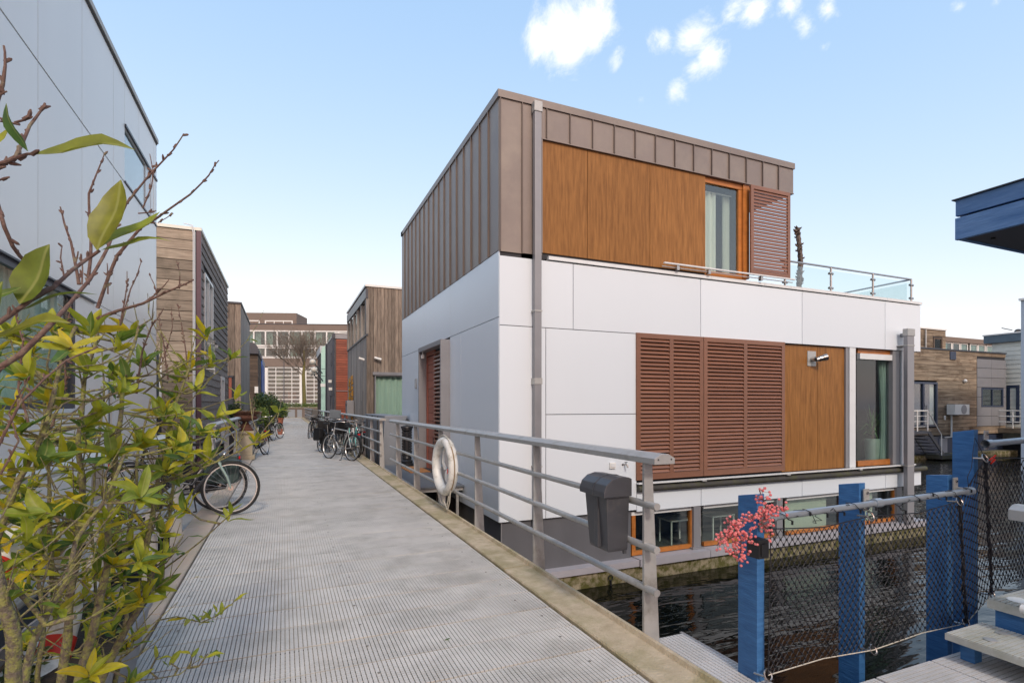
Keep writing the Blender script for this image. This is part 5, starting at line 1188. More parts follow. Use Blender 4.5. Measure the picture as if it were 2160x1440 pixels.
window(r2, 'y', yr0, wx0, wx1, wz0, wz1, m_grey, g_green, fw=.05, curt=m_curtg, out=.03, back=.5)
box('window_head', r2, m_grey, wx0-.08, wx1+.1, yr0-.08, yr0+.02, wz1, wz1+.13); box('window_sill', r2, m_coping, wx0-.08, wx1+.1, yr0-.06, yr0+.02, wz0-.06, wz0)
box('lintel_board', r2, m_doorred, wx0-.1, wx1, yr0-.03, yr0-.005, wz0-.75, wz0-.62)
boards(r2, m_woodg, '-x', RX+.03, yr0, yr1, -.5, 4.5, .35, vert=True, seed=9, gap=.012, brk=.2)
ub = empty('window_band', (0,0,0)); ub.parent = r2; ub.location = Vector((RX, yr0, 4.5))-W(r2)
zub0, zub1 = 4.52, 6.05
box('frame', ub, m_anth, RX-.03, RX+.06, yr0-.02, yr1, zub0-.06, zub0+.02); box('frame', ub, m_anth, RX-.04, RX+.06, yr0-.03, yr1, zub1, 6.45)
n_ = 5
for i in range(n_+1):
    yy = yr0+.35+(yr1-yr0-.35)*i/n_; box('mullion', ub, m_woodg, RX-.01, RX+.1, yy-.09, yy+.09, zub0+.02, zub1)
    if i < n_:
        box('pane', ub, g_clear, RX+.08, RX+.086, yy+.09, yy+(yr1-yr0-.35)/n_-.09, zub0+.02, zub1)
        box('white_sash', ub, m_wfr, RX+.12, RX+.15, yy+.5, yy+.62, zub0+.05, zub1-.5)
box('corner_board', ub, m_woodg, RX-.01, RX+.1, yr0, yr0+.34, zub0+.02, zub1)
q = MB(); q.box(RX-.06, RX+7, yr0-.04, yr1+.03, 6.55, 6.64); q.build('roof_edge', m_wfr, r2)
for (u, v, i) in ((767, 759, 0), (800, 758, 1)):
    pl = P(u, v, x=RX) if i == 0 else P(u, v, y=yr0)
    e = empty('security_camera', pl, ['white security camera on the side wall of the grey board house', 'white security camera on the front of the grey board house'][i], 'camera', 'white security cameras')
    t = MB(); t.tube([pl+Vector((0, -.0, .03)), pl+Vector((-.1, -.08, .04))], .02, 6); t.build('arm', m_wfr, e); t = MB(); t.tube([pl+Vector((-.22, -.12, .06)), pl+Vector((.06, -.16, -.02))], .055, 10); t.build('housing', m_wfr, e, smooth=True)
gl_ = empty('chain_garland', P(742, 820, x=RX-.05), 'golden light chain hanging in a long bunch on the grey board house side', 'garland')
q = MB(); rq = random.Random(3); m_gold = M('golden_chain', (.42, .22, .03), .4, .3, .3, 20)
for i in range(420):
    t_ = rq.random(); yy = uy(740 if i % 2 else 745.5, RX)+rq.uniform(-.15, .15); q.ball((RX-.06+rq.uniform(-.04, .02), yy, P(742, 795, x=RX).z-t_*3.6+rq.uniform(-.05, .05)), .035, 5, 3)
q.build('beads', m_gold, gl_)['kind'] = 'stuff'
mb2 = P(733, 861, x=RX-.2); e = empty('mailbox', mb2, 'pale grey mailbox on the railing before the grey board house', 'mailbox'); q = MB(); q.box(RX-.35, RX-.02, mb2.y-1.2, mb2.y-.5, 1.05, 1.75); q.build('case', m_grey, e, bevel=.01); q = MB(); q.box(RX-.37, RX-.351, mb2.y-1.15, mb2.y-.55, 1.5, 1.58); q.build('slot', m_anth, e)
cb = empty('steel_locker', (2.9, 16, WZ), 'tall grey steel locker behind the railing between the first two right houses', 'locker')
q = MB(); q.prism([(2.42, -.6), (3.15, -.6), (3.12, 1.22), (2.50, 1.22)], 14.6, 18.5, 1); q.build('case', M('dull_steel_sheet', (.25, .27, .30), .5, .4, .1, 2), cb, bevel=.01)
for yy in (15.4, 16.4, 17.5): box('sheet_joint', cb, m_gap, 2.415, 2.46, yy, yy+.02, -.5, 1.2)
box('leg', cb, m_steel, 2.5, 2.6, 14.7, 14.8, -1.9, -.6); box('leg', cb, m_steel, 2.5, 2.6, 18.3, 18.4, -1.9, -.6); box('leg', cb, m_steel, 3, 3.1, 14.7, 14.8, -1.9, -.6)
# ------------------------------------------------------------------ right house 3: red hardwood
r3 = empty('red_slat_house', (6, 41, WZ), 'house of red hardwood slats and dark grey brick, third on the right', 'house')
y0_, y1_ = P(707, 855, x=RX).y, P(690, 855, x=RX).y
ztop = P(720, 702, y=y0_).z
box('core', r3, m_gap, RX+.03, RX+7, y0_+.03, y1_, -2.2, ztop-.05)
boards(r3, m_redwood, 'y', y0_+.03, RX+.06, RX+6.5, -.2, P(720, 715, y=y0_).z, .165, seed=11, gap=.02)
box('fascia', r3, m_grey, RX, RX+6.8, y0_-.05, y0_+.02, P(720, 715, y=y0_).z+.02, ztop-.08); box('roof_edge', r3, m_wfr, RX-.05, RX+6.9, y0_-.1, y1_, ztop-.06, ztop)
zj = P(720, 824, y=y0_).z; box('joint_strip', r3, m_grey, RX+.06, RX+6.5, y0_-.03, y0_-.0, zj-.02, zj+.02)
box('wall', r3, m_dbrick, RX-.02, RX+.02, y0_, y1_, -.5, ztop-.1)
for i, (u0, u1, v0_, v1_) in enumerate(((699, 701.5, 742, 770), (698, 703, 832, 880))):
    a = uy(u1, RX); c = uy(u0, RX); z0, z1 = P((u0+u1)/2, v1_, x=RX).z, P((u0+u1)/2, v0_, x=RX).z; window(r3, '-x', RX-.02, a, c, max(z0, 0), z1, m_anth, g_clear, fw=.08)
t = MB(); t.tube([(RX-.12, y0_-.05, -.4), (RX-.12, y0_-.05, ztop-.4)], .06, 8); t.tube([(RX-.1, y1_-.3, -.4), (RX-.1, y1_-.3, ztop)], .06, 8); t.box(RX-.22, RX-.02, y0_-.15, y0_+.05, ztop-.4, ztop-.1); t.build('drainpipe', m_anth, r3)
for i, (u, v) in enumerate(((700, 804), (701, 820))):
    p = P(u, v, x=RX); box('wall_lamp', r3, m_wfr, RX-.25, RX-.02, p.y-.1, p.y+.1, p.z-.1, p.z+.1)
# ------------------------------------------------------------------ right house 4: mint front
r4 = empty('mint_house', (6, 56, WZ), 'mint green fronted house with brown plank side and globe lamps, fourth on the right', 'house')
ym0, ym1 = P(677.5, 855, x=RX).y, P(669.5, 855, x=RX).y; zm = P(684, 729, y=ym0).z
q = MB(); q.prism([(RX, -.3), (RX+6, -.3), (RX+6, zm), (RX+.35, zm), (RX+.12, zm-.1), (RX, zm-.5)], ym0, ym0+.3, 1); q.build('front_wall', m_mint, r4)
for v in (793, 778): z = P(684, v, y=ym0).z; box('joint_strip', r4, m_anth, RX, RX+6, ym0-.01, ym0-.002, z-.02, z+.02)
box('core', r4, m_gap, RX+.03, RX+6, ym0+.31, ym1, -2, zm-.6)
boards(r4, m_woodk, '-x', RX+.03, ym0+.02, ym1, -.2, zm-.75, .32, seed=12, gap=.04)
box('roof_edge', r4, m_steelb, RX-.08, RX+3, ym0+.31, ym1, zm-.7, zm+.0)
pn = P(682, 812, y=ym0); box('number_plate', r4, m_wfr, pn.x-.25, pn.x+.25, ym0-.03, ym0-.012, pn.z-.15, pn.z+.15)
for i, (u, v, yy, lab) in enumerate(((659.4, 763, 51.5, 'highest of the three white globe lamps beside the mint house'), (662.5, 779.7, 50.5, 'nearer lower globe lamp beside the mint house'), (657.5, 786, 53, 'lowest globe lamp, half behind another globe by the mint house'))):
    p = P(u, v, y=yy); e = empty('globe_lamp', p, lab, 'lamp', 'white globe lamps at the mint house')
    t = MB(); t.ball(p, .27, 16, 10); t.build('globe', M('globe_glass', (.55, .52, .45), .4, 0, .08, 5) if i == 0 else bpy.data.materials['globe_glass'], e, smooth=True); t = MB(); t.tube([p+Vector((.2, 0, -.2)), Vector((RX+.05, p.y+1.2, p.z-.95))], .05, 6); t.build('arm', m_anth, e)

# ------------------------------------------------------------------ end of the jetty: planter wall, tree, flats
pw = empty('brick_planter', (.2, 70.5, 0), 'long brick planter wall with grey hatches closing the far end of the jetty', 'planter')
pz = P(620, 858.5, y=70.3).z
q = MB(); q.box(-3, 4.6, 70.3, 71.2, -.2, pz-.1); q.build('wall', m_brick, pw); box('cap', pw, m_stone, -3.1, 4.7, 70.2, 71.3, pz-.1, pz)
for (u0, u1) in ((594, 603), (604, 622), (627, 637)): a, c = P(u0, 855, y=70.25).x, P(u1, 855, y=70.25).x; box('hatch', pw, m_steelb, a, c, 70.24, 70.28, -.05, pz-.3)
box('step', pw, m_stone, -1.5, 2.6, 69.6, 70.2, -.1, .06)
q = MB(); rq = random.Random(8)
for i in range(12): leaf_cloud(q, (-1+i*.5, 70.8, pz+.2), (.5, .4, .35), 160, .16, rq)
o = q.build('planting', m_leaf3, pw); hue_attr(o, seed=5); o['kind'] = 'stuff'
tr = empty('bare_tree', (P(641, 855, y=71.6).x, 71.6, 0), 'bare winter tree with a mossy yellow trunk beyond the planter', 'tree')
trunk = MB(); br = MB(); TX, TY = tr.location.x, tr.location.y; rq = random.Random(12)
D_ = P(641, 855, y=71.6); zf = P(641, 792, y=71.6).z; zc = P(641, 697, y=71.6).z
trunk.tube([(TX, TY, -.1), (TX+.05, TY, 2), (TX-.05, TY, zf), (TX+.05, TY, zf+1.6), (TX+.0, TY, zf+3.2)], [.30, .25, .20, .13, .06], 10)
def grow(p, d, L_, r, lvl):
    n = 4; pts = [p]; 
    for i in range(n): d = (d+Vector((rq.uniform(-.1, .1), rq.uniform(-.1, .1), rq.uniform(-.02, .12)))).normalized(); pts.append(pts[-1]+d*L_/n)
    br.tube(pts, [max(.009, r*(1-.7*i/n)) for i in range(n+1)], 4 if lvl else 5, cap=False)
    if lvl < 3:
        for k in range((8, 5, 4)[lvl]):
            t_ = rq.uniform(.25, 1); q_ = pts[min(n, int(t_*n))]; a = rq.uniform(0, 6.28); sp = rq.uniform(.35, .75)
            dd = (d+Vector((math.cos(a)*sp, math.sin(a)*sp, rq.uniform(-.1, .35)))).normalized(); grow(q_, dd, L_*rq.uniform(.45, .7), r*.42, lvl+1)
for k in range(15):
    a = rq.uniform(0, 6.28) if k > 1 else math.pi; zz = zf-.1+(zc-zf)*.45*(k/15); sp = 1.25-.8*(k/15)
    grow(Vector((TX, TY, zz)), Vector((math.cos(a)*sp, math.sin(a)*sp, .9)).normalized(), (zc-zz)*.74, .055, 0)
trunk.build('trunk', M('mossy_trunk', (.12, .10, .035), .95, 0, .25, 5, c2=(.20, .18, .06)), tr, smooth=True); br.build('branches', M('brown_branches', (.19, .155, .12), .9, 0, .2, 3), tr)
for i, (x, yy, rr_) in enumerate(((-.6, 73, .6), (1.4, 73.5, .5), (3.6, 74, .9))): potplant('quay_shrub', (x, yy, -.1), ['rounded green shrub left of the bare tree', 'low shrub just left of the tree trunk', 'taller shrub right of the tree trunk on the quay'][i], m_leaf3, (rr_, rr_, rr_), 500, .18, m_terra, .6, .3, 20+i)
# apartment block, facade turned nearly square to the view
ap = empty('apartment_block', (0, 103.3, 0), 'brown brick apartment block with tall gridded windows at the end of the jetty', 'building', local=True, rz=-math.atan2(.340, .940))
K = 95/1121
def ax_(u): return (u-600)*K
def az(v): return 1.5+(855-v)*K
m_fg = GL('flat_glass', (.62, .72, .70), .6, .03)
x0, x1 = ax_(440), ax_(900)
zP0, zP1, zR0, zR1, zS0, zS1, zB0, zG1 = az(697), az(684), az(729), az(698), az(753), az(733.5), az(773), az(775)
q = MB(); q.box(x0, x1, 0, 12, zP0, zP1); q.build('brick_parapet', m_brick, ap); box('coping', ap, m_anth, x0, x1, -.06, .1, zP1, zP1+.12)
q = MB(); q.box(x0, x1, 0, .3, zB0, az(755)); q.build('brick_band', m_brick, ap)
box('core', ap, m_dark, x0, x1, 1.6, 12, -.2, zP0); 
for z in (zR0-.12, zS0-.2, zP0-.12, zS1): box('sill_band', ap, m_wfr, x0, x1, -.05, 1.5, z-.02, z+.13)
def strip(z0, z1, us, cur):
    for i, (a, c) in enumerate(zip(us, us[1:])):
        xa, xc = ax_(a), ax_(c); w = empty('window', (0,0,0)); w.parent = ap; w.location = ((xa+xc)/2, 0, z0)
        box('frame', w, m_wfr, xa, xa+.14, -.05, .1, z0, z1); box('frame', w, m_wfr, xc-.1, xc, -.05, .1, z0, z1); box('frame', w, m_wfr, xa+.14, xc-.1, -.04, .1, z1-.12, z1); box('frame', w, m_wfr, xa+.14, xc-.1, -.04, .1, z0, z0+.12)
        box('pane', w, m_fg, xa+.14, xc-.1, .02, .03, z0+.12, z1-.12)
        k = cur[i % len(cur)]
        if k: curtain('curtain', w, m_curtw if k < 2 else m_curtg, xa+.1, xa+.1+(xc-xa)*[0, .5, .9][k], .5, z0, z1, .06, 5, n=30)
strip(zR0, zR1, [444, 468, 492, 516, 537, 561, 585, 609.5, 636.5, 663, 687.5, 712, 736, 760, 784, 808], [2, 1, 2, 2, 1, 1, 0, 2, 1, 1, 2]); strip(zS0, zS1, [444, 468, 492, 516, 537, 561, 585, 609.5, 636.5, 663, 687.5, 712, 736, 760, 784, 808], [0, 2, 0, 2, 1, 0, 0, 1, 0, 2])
for i, (ua, ub_, nx_) in enumerate(((566, 632, 4), (645, 711, 4), (724, 790, 4), (487, 553, 4))):
    w = empty('gridded_window', (0,0,0)); w.parent = ap; xa, xc = ax_(ua), ax_(ub_); w.location = ((xa+xc)/2, 0, 0); zz = az(775)
    for j in range(nx_+1): x = xa+(xc-xa)*j/nx_; box('mullion', w, m_wfr, x-.05, x+.05, -.05, .08, -.1, zz)
    for j in range(13):
        z = zz-j*8.35*K
        if z < -.1: break
        box('glazing_bar', w, m_wfr, xa, xc, -.06, .06, z-.08, z+.06)
        for k in range(nx_): a, c = xa+(xc-xa)*k/nx_, xa+(xc-xa)*(k+1)/nx_; box('pane', w, m_fg, a+.07, c-.07, .02, .03, max(-.1, z-8.35*K+.08), z-.13)
    rq = random.Random(i)
    for j in range(9): x = rq.uniform(xa, xc-1.2); box('room_item', w, [m_room, m_stone, m_leaf2, m_redwood][j % 4], x, x+rq.uniform(.5, 1.4), .8, 1.4, -.1+(j % 3)*2.6, -.1+(j % 3)*2.6+rq.uniform(.6, 1.9))
for u in (559, 638.5, 717.5, 480): box('column', ap, m_wfr, ax_(u)-.5, ax_(u)+.5, -.08, .3, -.2, az(775))
# penthouse on the roof
p0 = az(654); q = MB(); q.box(ax_(500), ax_(613), 3, 9, zP1-.5, p0); q.build('penthouse', m_brick, ap)
for (ua, ub_, nx_) in ((510, 535, 1), (546, 605, 3)): window(ap, 'y', 2.98, ax_(ua), ax_(ub_), az(683), az(670.5), m_wfr, m_fg, nx=nx_, fw=.2, curt=m_curtw, back=.4)
st_l = empty('street_lamp', P(599, 855, y=88), 'thin dark street lamp before the apartment windows', 'street lamp'); lx = st_l.location.x; st_l.location.z = 0
t = MB(); t.tube([(lx, 88, 0), (lx, 88, P(599, 742, y=88).z)], .06, 6); t.build('pole', m_anth, st_l); zz = P(599, 742, y=88).z; box('lamp_head', st_l, m_anth, lx-.45, lx+.15, 87.85, 88.15, zz-.05, zz+.12)

# ------------------------------------------------------------------ right background across the water
f1 = empty('brown_plank_houseboat', (39, 23, WZ), 'brown plank floating house across the water with grey cladding and stairs', 'house')
YB = 19.5
def bx_(u, y=YB): return P(u, 855, y=y).x
def bz(u, v, y=YB): return P(u, v, y=y).z
XA, XB = bx_(1840), bx_(2121); ZTB = bz(2121, 747); 
box('core', f1, m_gap, XA, XB-.02, YB+.6, YB+7.5, -.3, ZTB-.05); box('core', f1, m_gap, bx_(1978), XB-.02, YB+.03, YB+.6, -.3, ZTB-.05)
dz0, dz1, da, dc = bz(1940, 900), bz(1940, 805), bx_(1886), bx_(1976)
boards(f1, m_woodb, 'y', YB+.03, XA, XB, bz(2000, 917), ZTB, .24, seed=21, gap=.016, t=.03, brk=.7, holes=[(da, dc, dz0-.02, dz1), (bx_(2060), XB, bz(2090, 898), bz(2090, 758))])
window(f1, 'y', YB, da, dc, dz0, dz1, m_navy, g_clear, nx=3, fw=.12, out=.06, mull=.14, curt=m_curtw, cseg=[(.88, 1)], back=2)
# grey cladding with window
gx = [bx_(2060), bx_(2090.5), XB]; gzs = [898, 877, 837, 817, 797, 777, 758]; gz = [bz(2090, v) for v in gzs]
hx0, hx1, hz0, hz1 = bx_(2069), bx_(2115), bz(2090, 858), bz(2090, 818)
for i in range(2):
    for j in range(len(gz)-1):
        a, c, e, g_ = gx[i]+.01, gx[i+1]-.01, gz[j]+.012, gz[j+1]-.012
        if e < hz1-.2 and g_ > hz0+.2:
            if i == 0: box('cladding_panel', f1, m_grey, a, hx0, YB-.03, YB-.0, e, g_)
            else: box('cladding_panel', f1, m_grey, hx1, c, YB-.03, YB-.0, e, g_)
            if g_ > hz1: box('cladding_panel', f1, m_grey, max(a, hx0) if i == 0 else a, c if i == 0 else hx1, YB-.03, YB-.001, hz1, g_) if g_-hz1 > .05 else None
            if e < hz0: box('cladding_panel', f1, m_grey, max(a, hx0) if i == 0 else a, c if i == 0 else hx1, YB-.03, YB-.001, e, hz0) if hz0-e > .05 else None
        else: box('cladding_panel', f1, m_grey, a, c, YB-.03, YB-.0, e, g_)
window(f1, 'y', YB-.02, hx0, hx1, hz0, hz1, m_navy, g_clear, nx=2, fw=.1, out=.03, back=.5, curt=m_blind, cseg=[(.06, .48)])
q = MB(); q.box(XA, XB+.05, YB-.05, YB+7.6, ZTB, ZTB+.08); q.build('roof_edge', m_anth, f1)
box('base_wall', f1, m_navy, XA, XB-.1, YB+.1, YB+7.4, -1.9, bz(2000, 919)); q = MB(); q.box(XA-.3, XB+.2, YB-.55, YB+7.6, -3, -1.42); q.build('hull', m_conc, f1)
for (u0, u1, v0_, v1_) in ((2040, 2058, 925, 950), (1985, 2000, 925, 955)): box('base_window', f1, m_sill, bx_(u0), bx_(u1), YB+.04, YB+.099, bz(u0, v1_), bz(u0, v0_))
# upper roof box
ux0, ux1, uy_ = bx_(1925, 22), P(1995, 855, y=22).x, 22.0
box('core', f1, m_gap, ux0-2, ux1-.03, uy_+.03, uy_+5, 4.6, P(1990, 697, y=22).z-.05)
boards(f1, m_woodb, 'y', uy_+.03, ux0-2, ux1, ZTB, P(1990, 697, y=22).z, .22, seed=22, gap=.015, holes=[(P(1968, 855, y=22).x, P(1988, 855, y=22).x, ZTB-.1, P(1978, 712, y=22).z)])
window(f1, 'y', uy_, P(1968.5, 855, y=22).x, P(1987.5, 855, y=22).x, ZTB-.3, P(1978, 712, y=22).z, m_woodk, g_clear, fw=.12, curt=m_curtw, back=.5)
q = MB(); q.box(ux0-2, ux1+.05, uy_-.06, uy_+5, P(1990, 697, y=22).z, P(1990, 697, y=22).z+.1); q.build('roof_edge', m_wfr, f1)
t = MB(); pz_ = P(1953, 696, y=22).z; t.tube([(P(1953, 855, y=21.9).x, 21.9, ZTB), (P(1953, 855, y=21.9).x, 21.9, pz_)], .05, 8); t.build('drainpipe', m_steel, f1)
t = MB(); rz = bz(1980, 741); 
t.tube([(bx_(1935), YB+.1, rz), (bx_(2008), YB+.1, rz)], .04, 6)
for u in (1946, 1977, 2006): t.tube([(bx_(u), YB+.1, rz-.5), (bx_(u), YB+.1, rz)], .035, 6)
t.build('roof_railing', m_wfr, f1); box('rail_box', f1, m_navy, bx_(2003), bx_(2015), YB-.05, YB+.3, rz-.45, rz+.05)
# porch deck, rail, stairs
dk = bz(1950, 909, YB-1.2)
YD = YB-1.2
box('porch_deck', f1, m_anth, P(1890, 855, y=YD).x, P(1960, 855, y=YD).x, YD, YB-.03, dk-.15, dk)
t = MB(); rx0, rx1 = P(1890, 855, y=YD).x, P(1957, 855, y=YD).x; rh = P(1950, 866, y=YD).z
t.tube([(rx0, YD, rh), (rx1, YD, rh)], .035, 6)
for k in range(3): t.tube([(rx0, YD, dk+.25+k*.3), (rx1, YD, dk+.25+k*.3)], .014, 4)
for k in range(4): x = rx0+(rx1-rx0)*k/3; t.tube([(x, YD, dk), (x, YD, rh)], .032, 6)
t.build('porch_railing', m_wfr, f1)
sxb = P(1960, 855, y=YD).x; se = P(1992, 855, y=YD).x; zb_ = -1.35
ss = empty('boat_stairs', (0,0,0)); ss.parent = f1; ss.location = Vector((sxb, YD, zb_))-W(f1)
for yy in (YD, YD+.9): q = MB(); q.add([(sxb-.1, yy, dk-.1), (sxb+.12, yy, dk-.02), (se+.12, yy, zb_), (se-.12, yy, zb_), (sxb-.1, yy+.05, dk-.1), (sxb+.12, yy+.05, dk-.02), (se+.12, yy+.05, zb_), (se-.12, yy+.05, zb_)], [(0,1,2,3),(4,7,6,5),(0,4,5,1),(1,5,6,2),(2,6,7,3),(3,7,4,0)]); q.build('stringer', m_anth, ss)
for k in range(7): f_ = (k+.5)/7; x = sxb+(se-sxb)*f_; z = dk+(zb_-dk)*f_; box('tread', ss, m_anth, x-.55, x+.02, YD+.05, YD+.9, z-.02, z+.02)
t = MB(); t.tube([(rx1, YD, rh), (P(1986, 855, y=YD).x, YD, P(1986, 917, y=YD).z)], .03, 6); t.tube([(P(1986, 855, y=YD).x, YD, P(1986, 917, y=YD).z), (P(1986, 855, y=YD).x, YD, zb_)], .03, 6); t.build('handrail', m_wfr, ss)
box('landing', ss, m_fender, se-.6, se+1.6, YD-.2, YD+1.15, zb_-.2, zb_-.0)
# air conditioner and lamp
pa = P(2010, 863, y=YB-.05); ac = empty('air_conditioner', pa, 'white air conditioner unit on the brown plank houseboat wall', 'air conditioner')
q = MB(); q.box(bx_(1994.5), bx_(2025), YB-.50, YB-.06, bz(2010, 874), bz(2010, 852.5)); q.build('case', m_wfr, ac, bevel=.01)
q = MB(); c_x = bx_(2017.5, YB-.05); q.tube([(c_x-.1, YB-.515, bz(2015, 863)), (c_x-.1, YB-.50, bz(2015, 863))], .28, 16); q.build('fan_grille', m_grey, ac)
for k in range(6): x = bx_(1996, YB-.5)-.3; z = bz(2000, 855)-k*.09; box('vent_slot', ac, m_gap, x+.1, x+.35, YB-.505, YB-.5, z-.03, z)
t = MB(); t.tube([(bx_(2003), YB-.1, bz(2003, 875)), (bx_(2003), YB-.1, bz(2003, 921)), (bx_(1990), YB-.1, bz(1990, 922))], .05, 6); t.tube([(bx_(1989), YB-.1, bz(1989, 876)), (bx_(1989), YB-.1, bz(1989, 885))], .05, 6); t.build('pipe', m_wfr, ac)
pl = P(2036, 803, y=YB-.1); e = empty('wall_camera', pl, 'white dome camera on the brown plank wall above the air conditioner', 'camera'); t = MB(); t.ball(pl, .11, 10, 7); t.build('dome', m_wfr, e, smooth=True); box('mount', e, m_wfr, pl.x-.06, pl.x+.06, YB-.1, YB, pl.z-.04, pl.z+.05)
# cream siding house
f2 = empty('cream_siding_house', (46, 17, WZ), 'cream horizontal siding house with slate blue roof edge at far right', 'house')
CX = 44.6; ca, cb2 = uy(2168, CX), uy(2092, CX)
zc2 = P(2140, 720, x=CX).z
box('core', f2, m_gap, CX+.03, CX+8, ca-3, cb2, -2, zc2)
boards(f2, m_cream, '-x', CX+.03, ca-3, cb2, -.8, zc2, .30, seed=23, gap=0, t=.03, clap=5)
box('backing', f2, m_gap, CX+.028, CX+.031, ca-3, cb2, -.8, zc2)
q = MB(); q.box(CX-.25, CX+8, ca-3, cb2+.35, zc2, zc2+.52); q.build('roof', M('slate_blue_roof', (.10, .14, .17), .5), f2); box('roof_edge', f2, m_wfr, CX-.3, CX+8, ca-3, cb2+.4, zc2+.52, zc2+.6)
window(f2, '-x', CX, uy(2151, CX), uy(2124, CX), P(2135, 893, x=CX).z, P(2135, 812, x=CX).z, m_navy, g_clear, fw=.18, out=.05, back=1)
t = MB(); 
for z in (P(2140, 866, x=CX-1.5).z, P(2140, 878, x=CX-1.5).z, P(2140, 890, x=CX-1.5).z): t.tube([(CX-1.5, ca-3, z), (CX-1.5, cb2+.5, z)], .035, 6)
for k in range(5): yy = cb2+.4-k*1.1; t.tube([(CX-1.5, yy, P(2140, 903, x=CX-1.5).z), (CX-1.5, yy, P(2140, 866, x=CX-1.5).z)], .035, 6)
t.build('deck_railing', m_wfr, f2); zd = P(2140, 903, x=CX-1.5).z; box('deck', f2, m_woodb, CX-1.6, CX, ca-3, cb2+.5, zd-.3, zd); box('base_wall', f2, m_navy, CX+.1, CX+8, ca-3, cb2, -2, -.8)
bd = MB(); p = P(2148, 699, x=CX+1); bd.ball(p, .18, 8, 6, (1.8, 1, 1)); bd.tube([p+Vector((-.3, .2, .1)), p+Vector((-.9, .5, .25))], .03, 5); o = bd.build('roof_vent', m_black, None, smooth=True, loc=p); tag(o, 'small dark vent with a thin arm on the slate blue roof', 'vent')
# pale grey wall at the very edge
f3 = empty('pale_blue_house', (34, 12, WZ), 'sliver of a pale blue grey house wall at the right picture edge', 'house')
q = MB(); ee = P(2153.5, 855, x=32.7); q.box(32.7, 40, 6, ee.y, -2.2, P(2154, 634, x=32.7).z); q.build('wall', M('pale_blue_panel', (.42, .48, .55), .4, 0, .04, 1), f3); box('roof_edge', f3, m_wfr, 32.6, 40, 6, ee.y+.05, P(2154, 634, x=32.7).z, P(2154, 634, x=32.7).z+.1)
# far apartment row
f4 = empty('far_apartment_row', (85, 60, 0), 'distant brick apartment row with white framed windows above the plank houseboat roof', 'building')
yF = 52.0
fa0, fa1 = P(1950, 855, y=yF).x, P(2112, 855, y=yF).x
zf0, zf1, zf2 = P(2050, 745, y=yF).z, P(2050, 724, y=yF).z, P(2050, 714, y=yF).z
q = MB(); q.box(fa0-5, fa1+20, yF+.3, yF+8, -3, zf0); q.box(fa0-5, fa1+20, yF+1.5, yF+8, zf0, zf1); q.box(fa0-5, fa1+20, yF, yF+8, zf1, zf2); q.build('wall', m_brick, f4)
for k, (a, c) in enumerate(((1993, 2012), (2013, 2029), (2030, 2046), (2050, 2066), (2067, 2083), (2085, 2100))): window(f4, 'y', yF+.3, P(a, 855, y=yF).x, P(c, 855, y=yF).x, zf0, zf1, m_wfr, m_fg, fw=.22, curt=m_curtw if k != 1 else None, cseg=[(0, .6)] if k == 0 else None, back=.8)
gq = MB(); gq.box(60, 260, 51, 400, -4, -.5); o = gq.build('far_quay', m_ground); tag(o, kind='structure')
# ------------------------------------------------------------------ planter and foreground shrub
tub = empty('planter_tub', (-.92, 2.9, 0), 'long grey fabric planter tub standing on the left kerb under the shrub', 'planter')
def tubpoly(z, gx, gy, n=28):
    pts = []
    for i in range(n):
        a = 2*math.pi*i/n; c, s = math.cos(a), math.sin(a)
        pts.append((-.93+math.copysign(abs(c)**.45, c)*gx+.006*math.sin(a*7+z*9), 2.85+math.copysign(abs(s)**.45, s)*gy+.008*math.sin(a*5), z))
    return pts
q = MB(); rings = [(.03, .18, .95), (.20, .205, .99), (.36, .235, 1.04), (.365, .25, 1.055), (.40, .252, 1.058), (.402, .238, 1.04), (.33, .222, 1.02)]
vs = []; fs = []; n = 28
for r_ in rings: vs += tubpoly(*r_)
for k in range(len(rings)-1):
    for i in range(n): fs.append((k*n+i, k*n+(i+1) % n, (k+1)*n+(i+1) % n, (k+1)*n+i))
fs.append(tuple(range(n-1, -1, -1))); q.add(vs, fs); q.build('tub', m_tub, tub, smooth=True)
q = MB(); q.add(tubpoly(.345, .222, 1.02), [tuple(range(n))]); q.build('soil', m_soil, tub)
q = MB(); rq = random.Random(31)
for k in range(14): leaf_cloud(q, (-.93+rq.uniform(-.15, .15), 2.85+rq.uniform(-.9, .9), .40), (.08, .12, .05), 60, .035, rq)
o = q.build('weeds', m_leaf2, tub); hue_attr(o); o['kind'] = 'stuff'

shrub = empty('evergreen_shrub', (-.9, 2.6, .35), 'large lichen stemmed shrub with glossy yellow green leaves and bare twigs at the left', 'shrub')
def leafmesh(seed, w=.30, curl=.25):
    rq = random.Random(seed); me = bpy.data.meshes.new('leaf'); vs = []; fs = []; uv = []; n = 7
    bend = rq.uniform(.5, 1.3)*curl; tw = rq.uniform(-.25, .25); side = rq.uniform(-.08, .08)
    for i in range(n+1):
        t = i/n; ww = w*(math.sin(math.pi*min(1, t**.85))**.75 if 0 < t < 1 else .02)*.5*(1+.05*math.sin(t*17+seed))
        z = -bend*t*t*.6+.04*math.sin(t*6+seed); y = t*(1-.12*bend*t); cup = ww*rq.uniform(.25, .45)
        xo = side*math.sin(t*math.pi)
        for k, (sx_, cz) in enumerate(((-1, cup), (-.5, cup*.3), (0, 0), (.5, cup*.3), (1, cup))):
            x = sx_*ww; a = tw*t; vs.append((xo+x*math.cos(a), y, z+cz+x*math.sin(a))); uv.append((.5+sx_*.5*max(.05, ww/(w*.5)), t))
    for i in range(n):
        for k in range(4): a = i*5+k; fs.append((a, a+1, a+6, a+5))
    me.from_pydata(vs, [], fs); me.materials.append(m_leaf); ul = me.uv_layers.new(name='UVMap')
    for p in me.polygons:
        p.use_smooth = True
        for li in p.loop_indices: ul.data[li].uv = uv[me.loops[li].vertex_index]
    return me
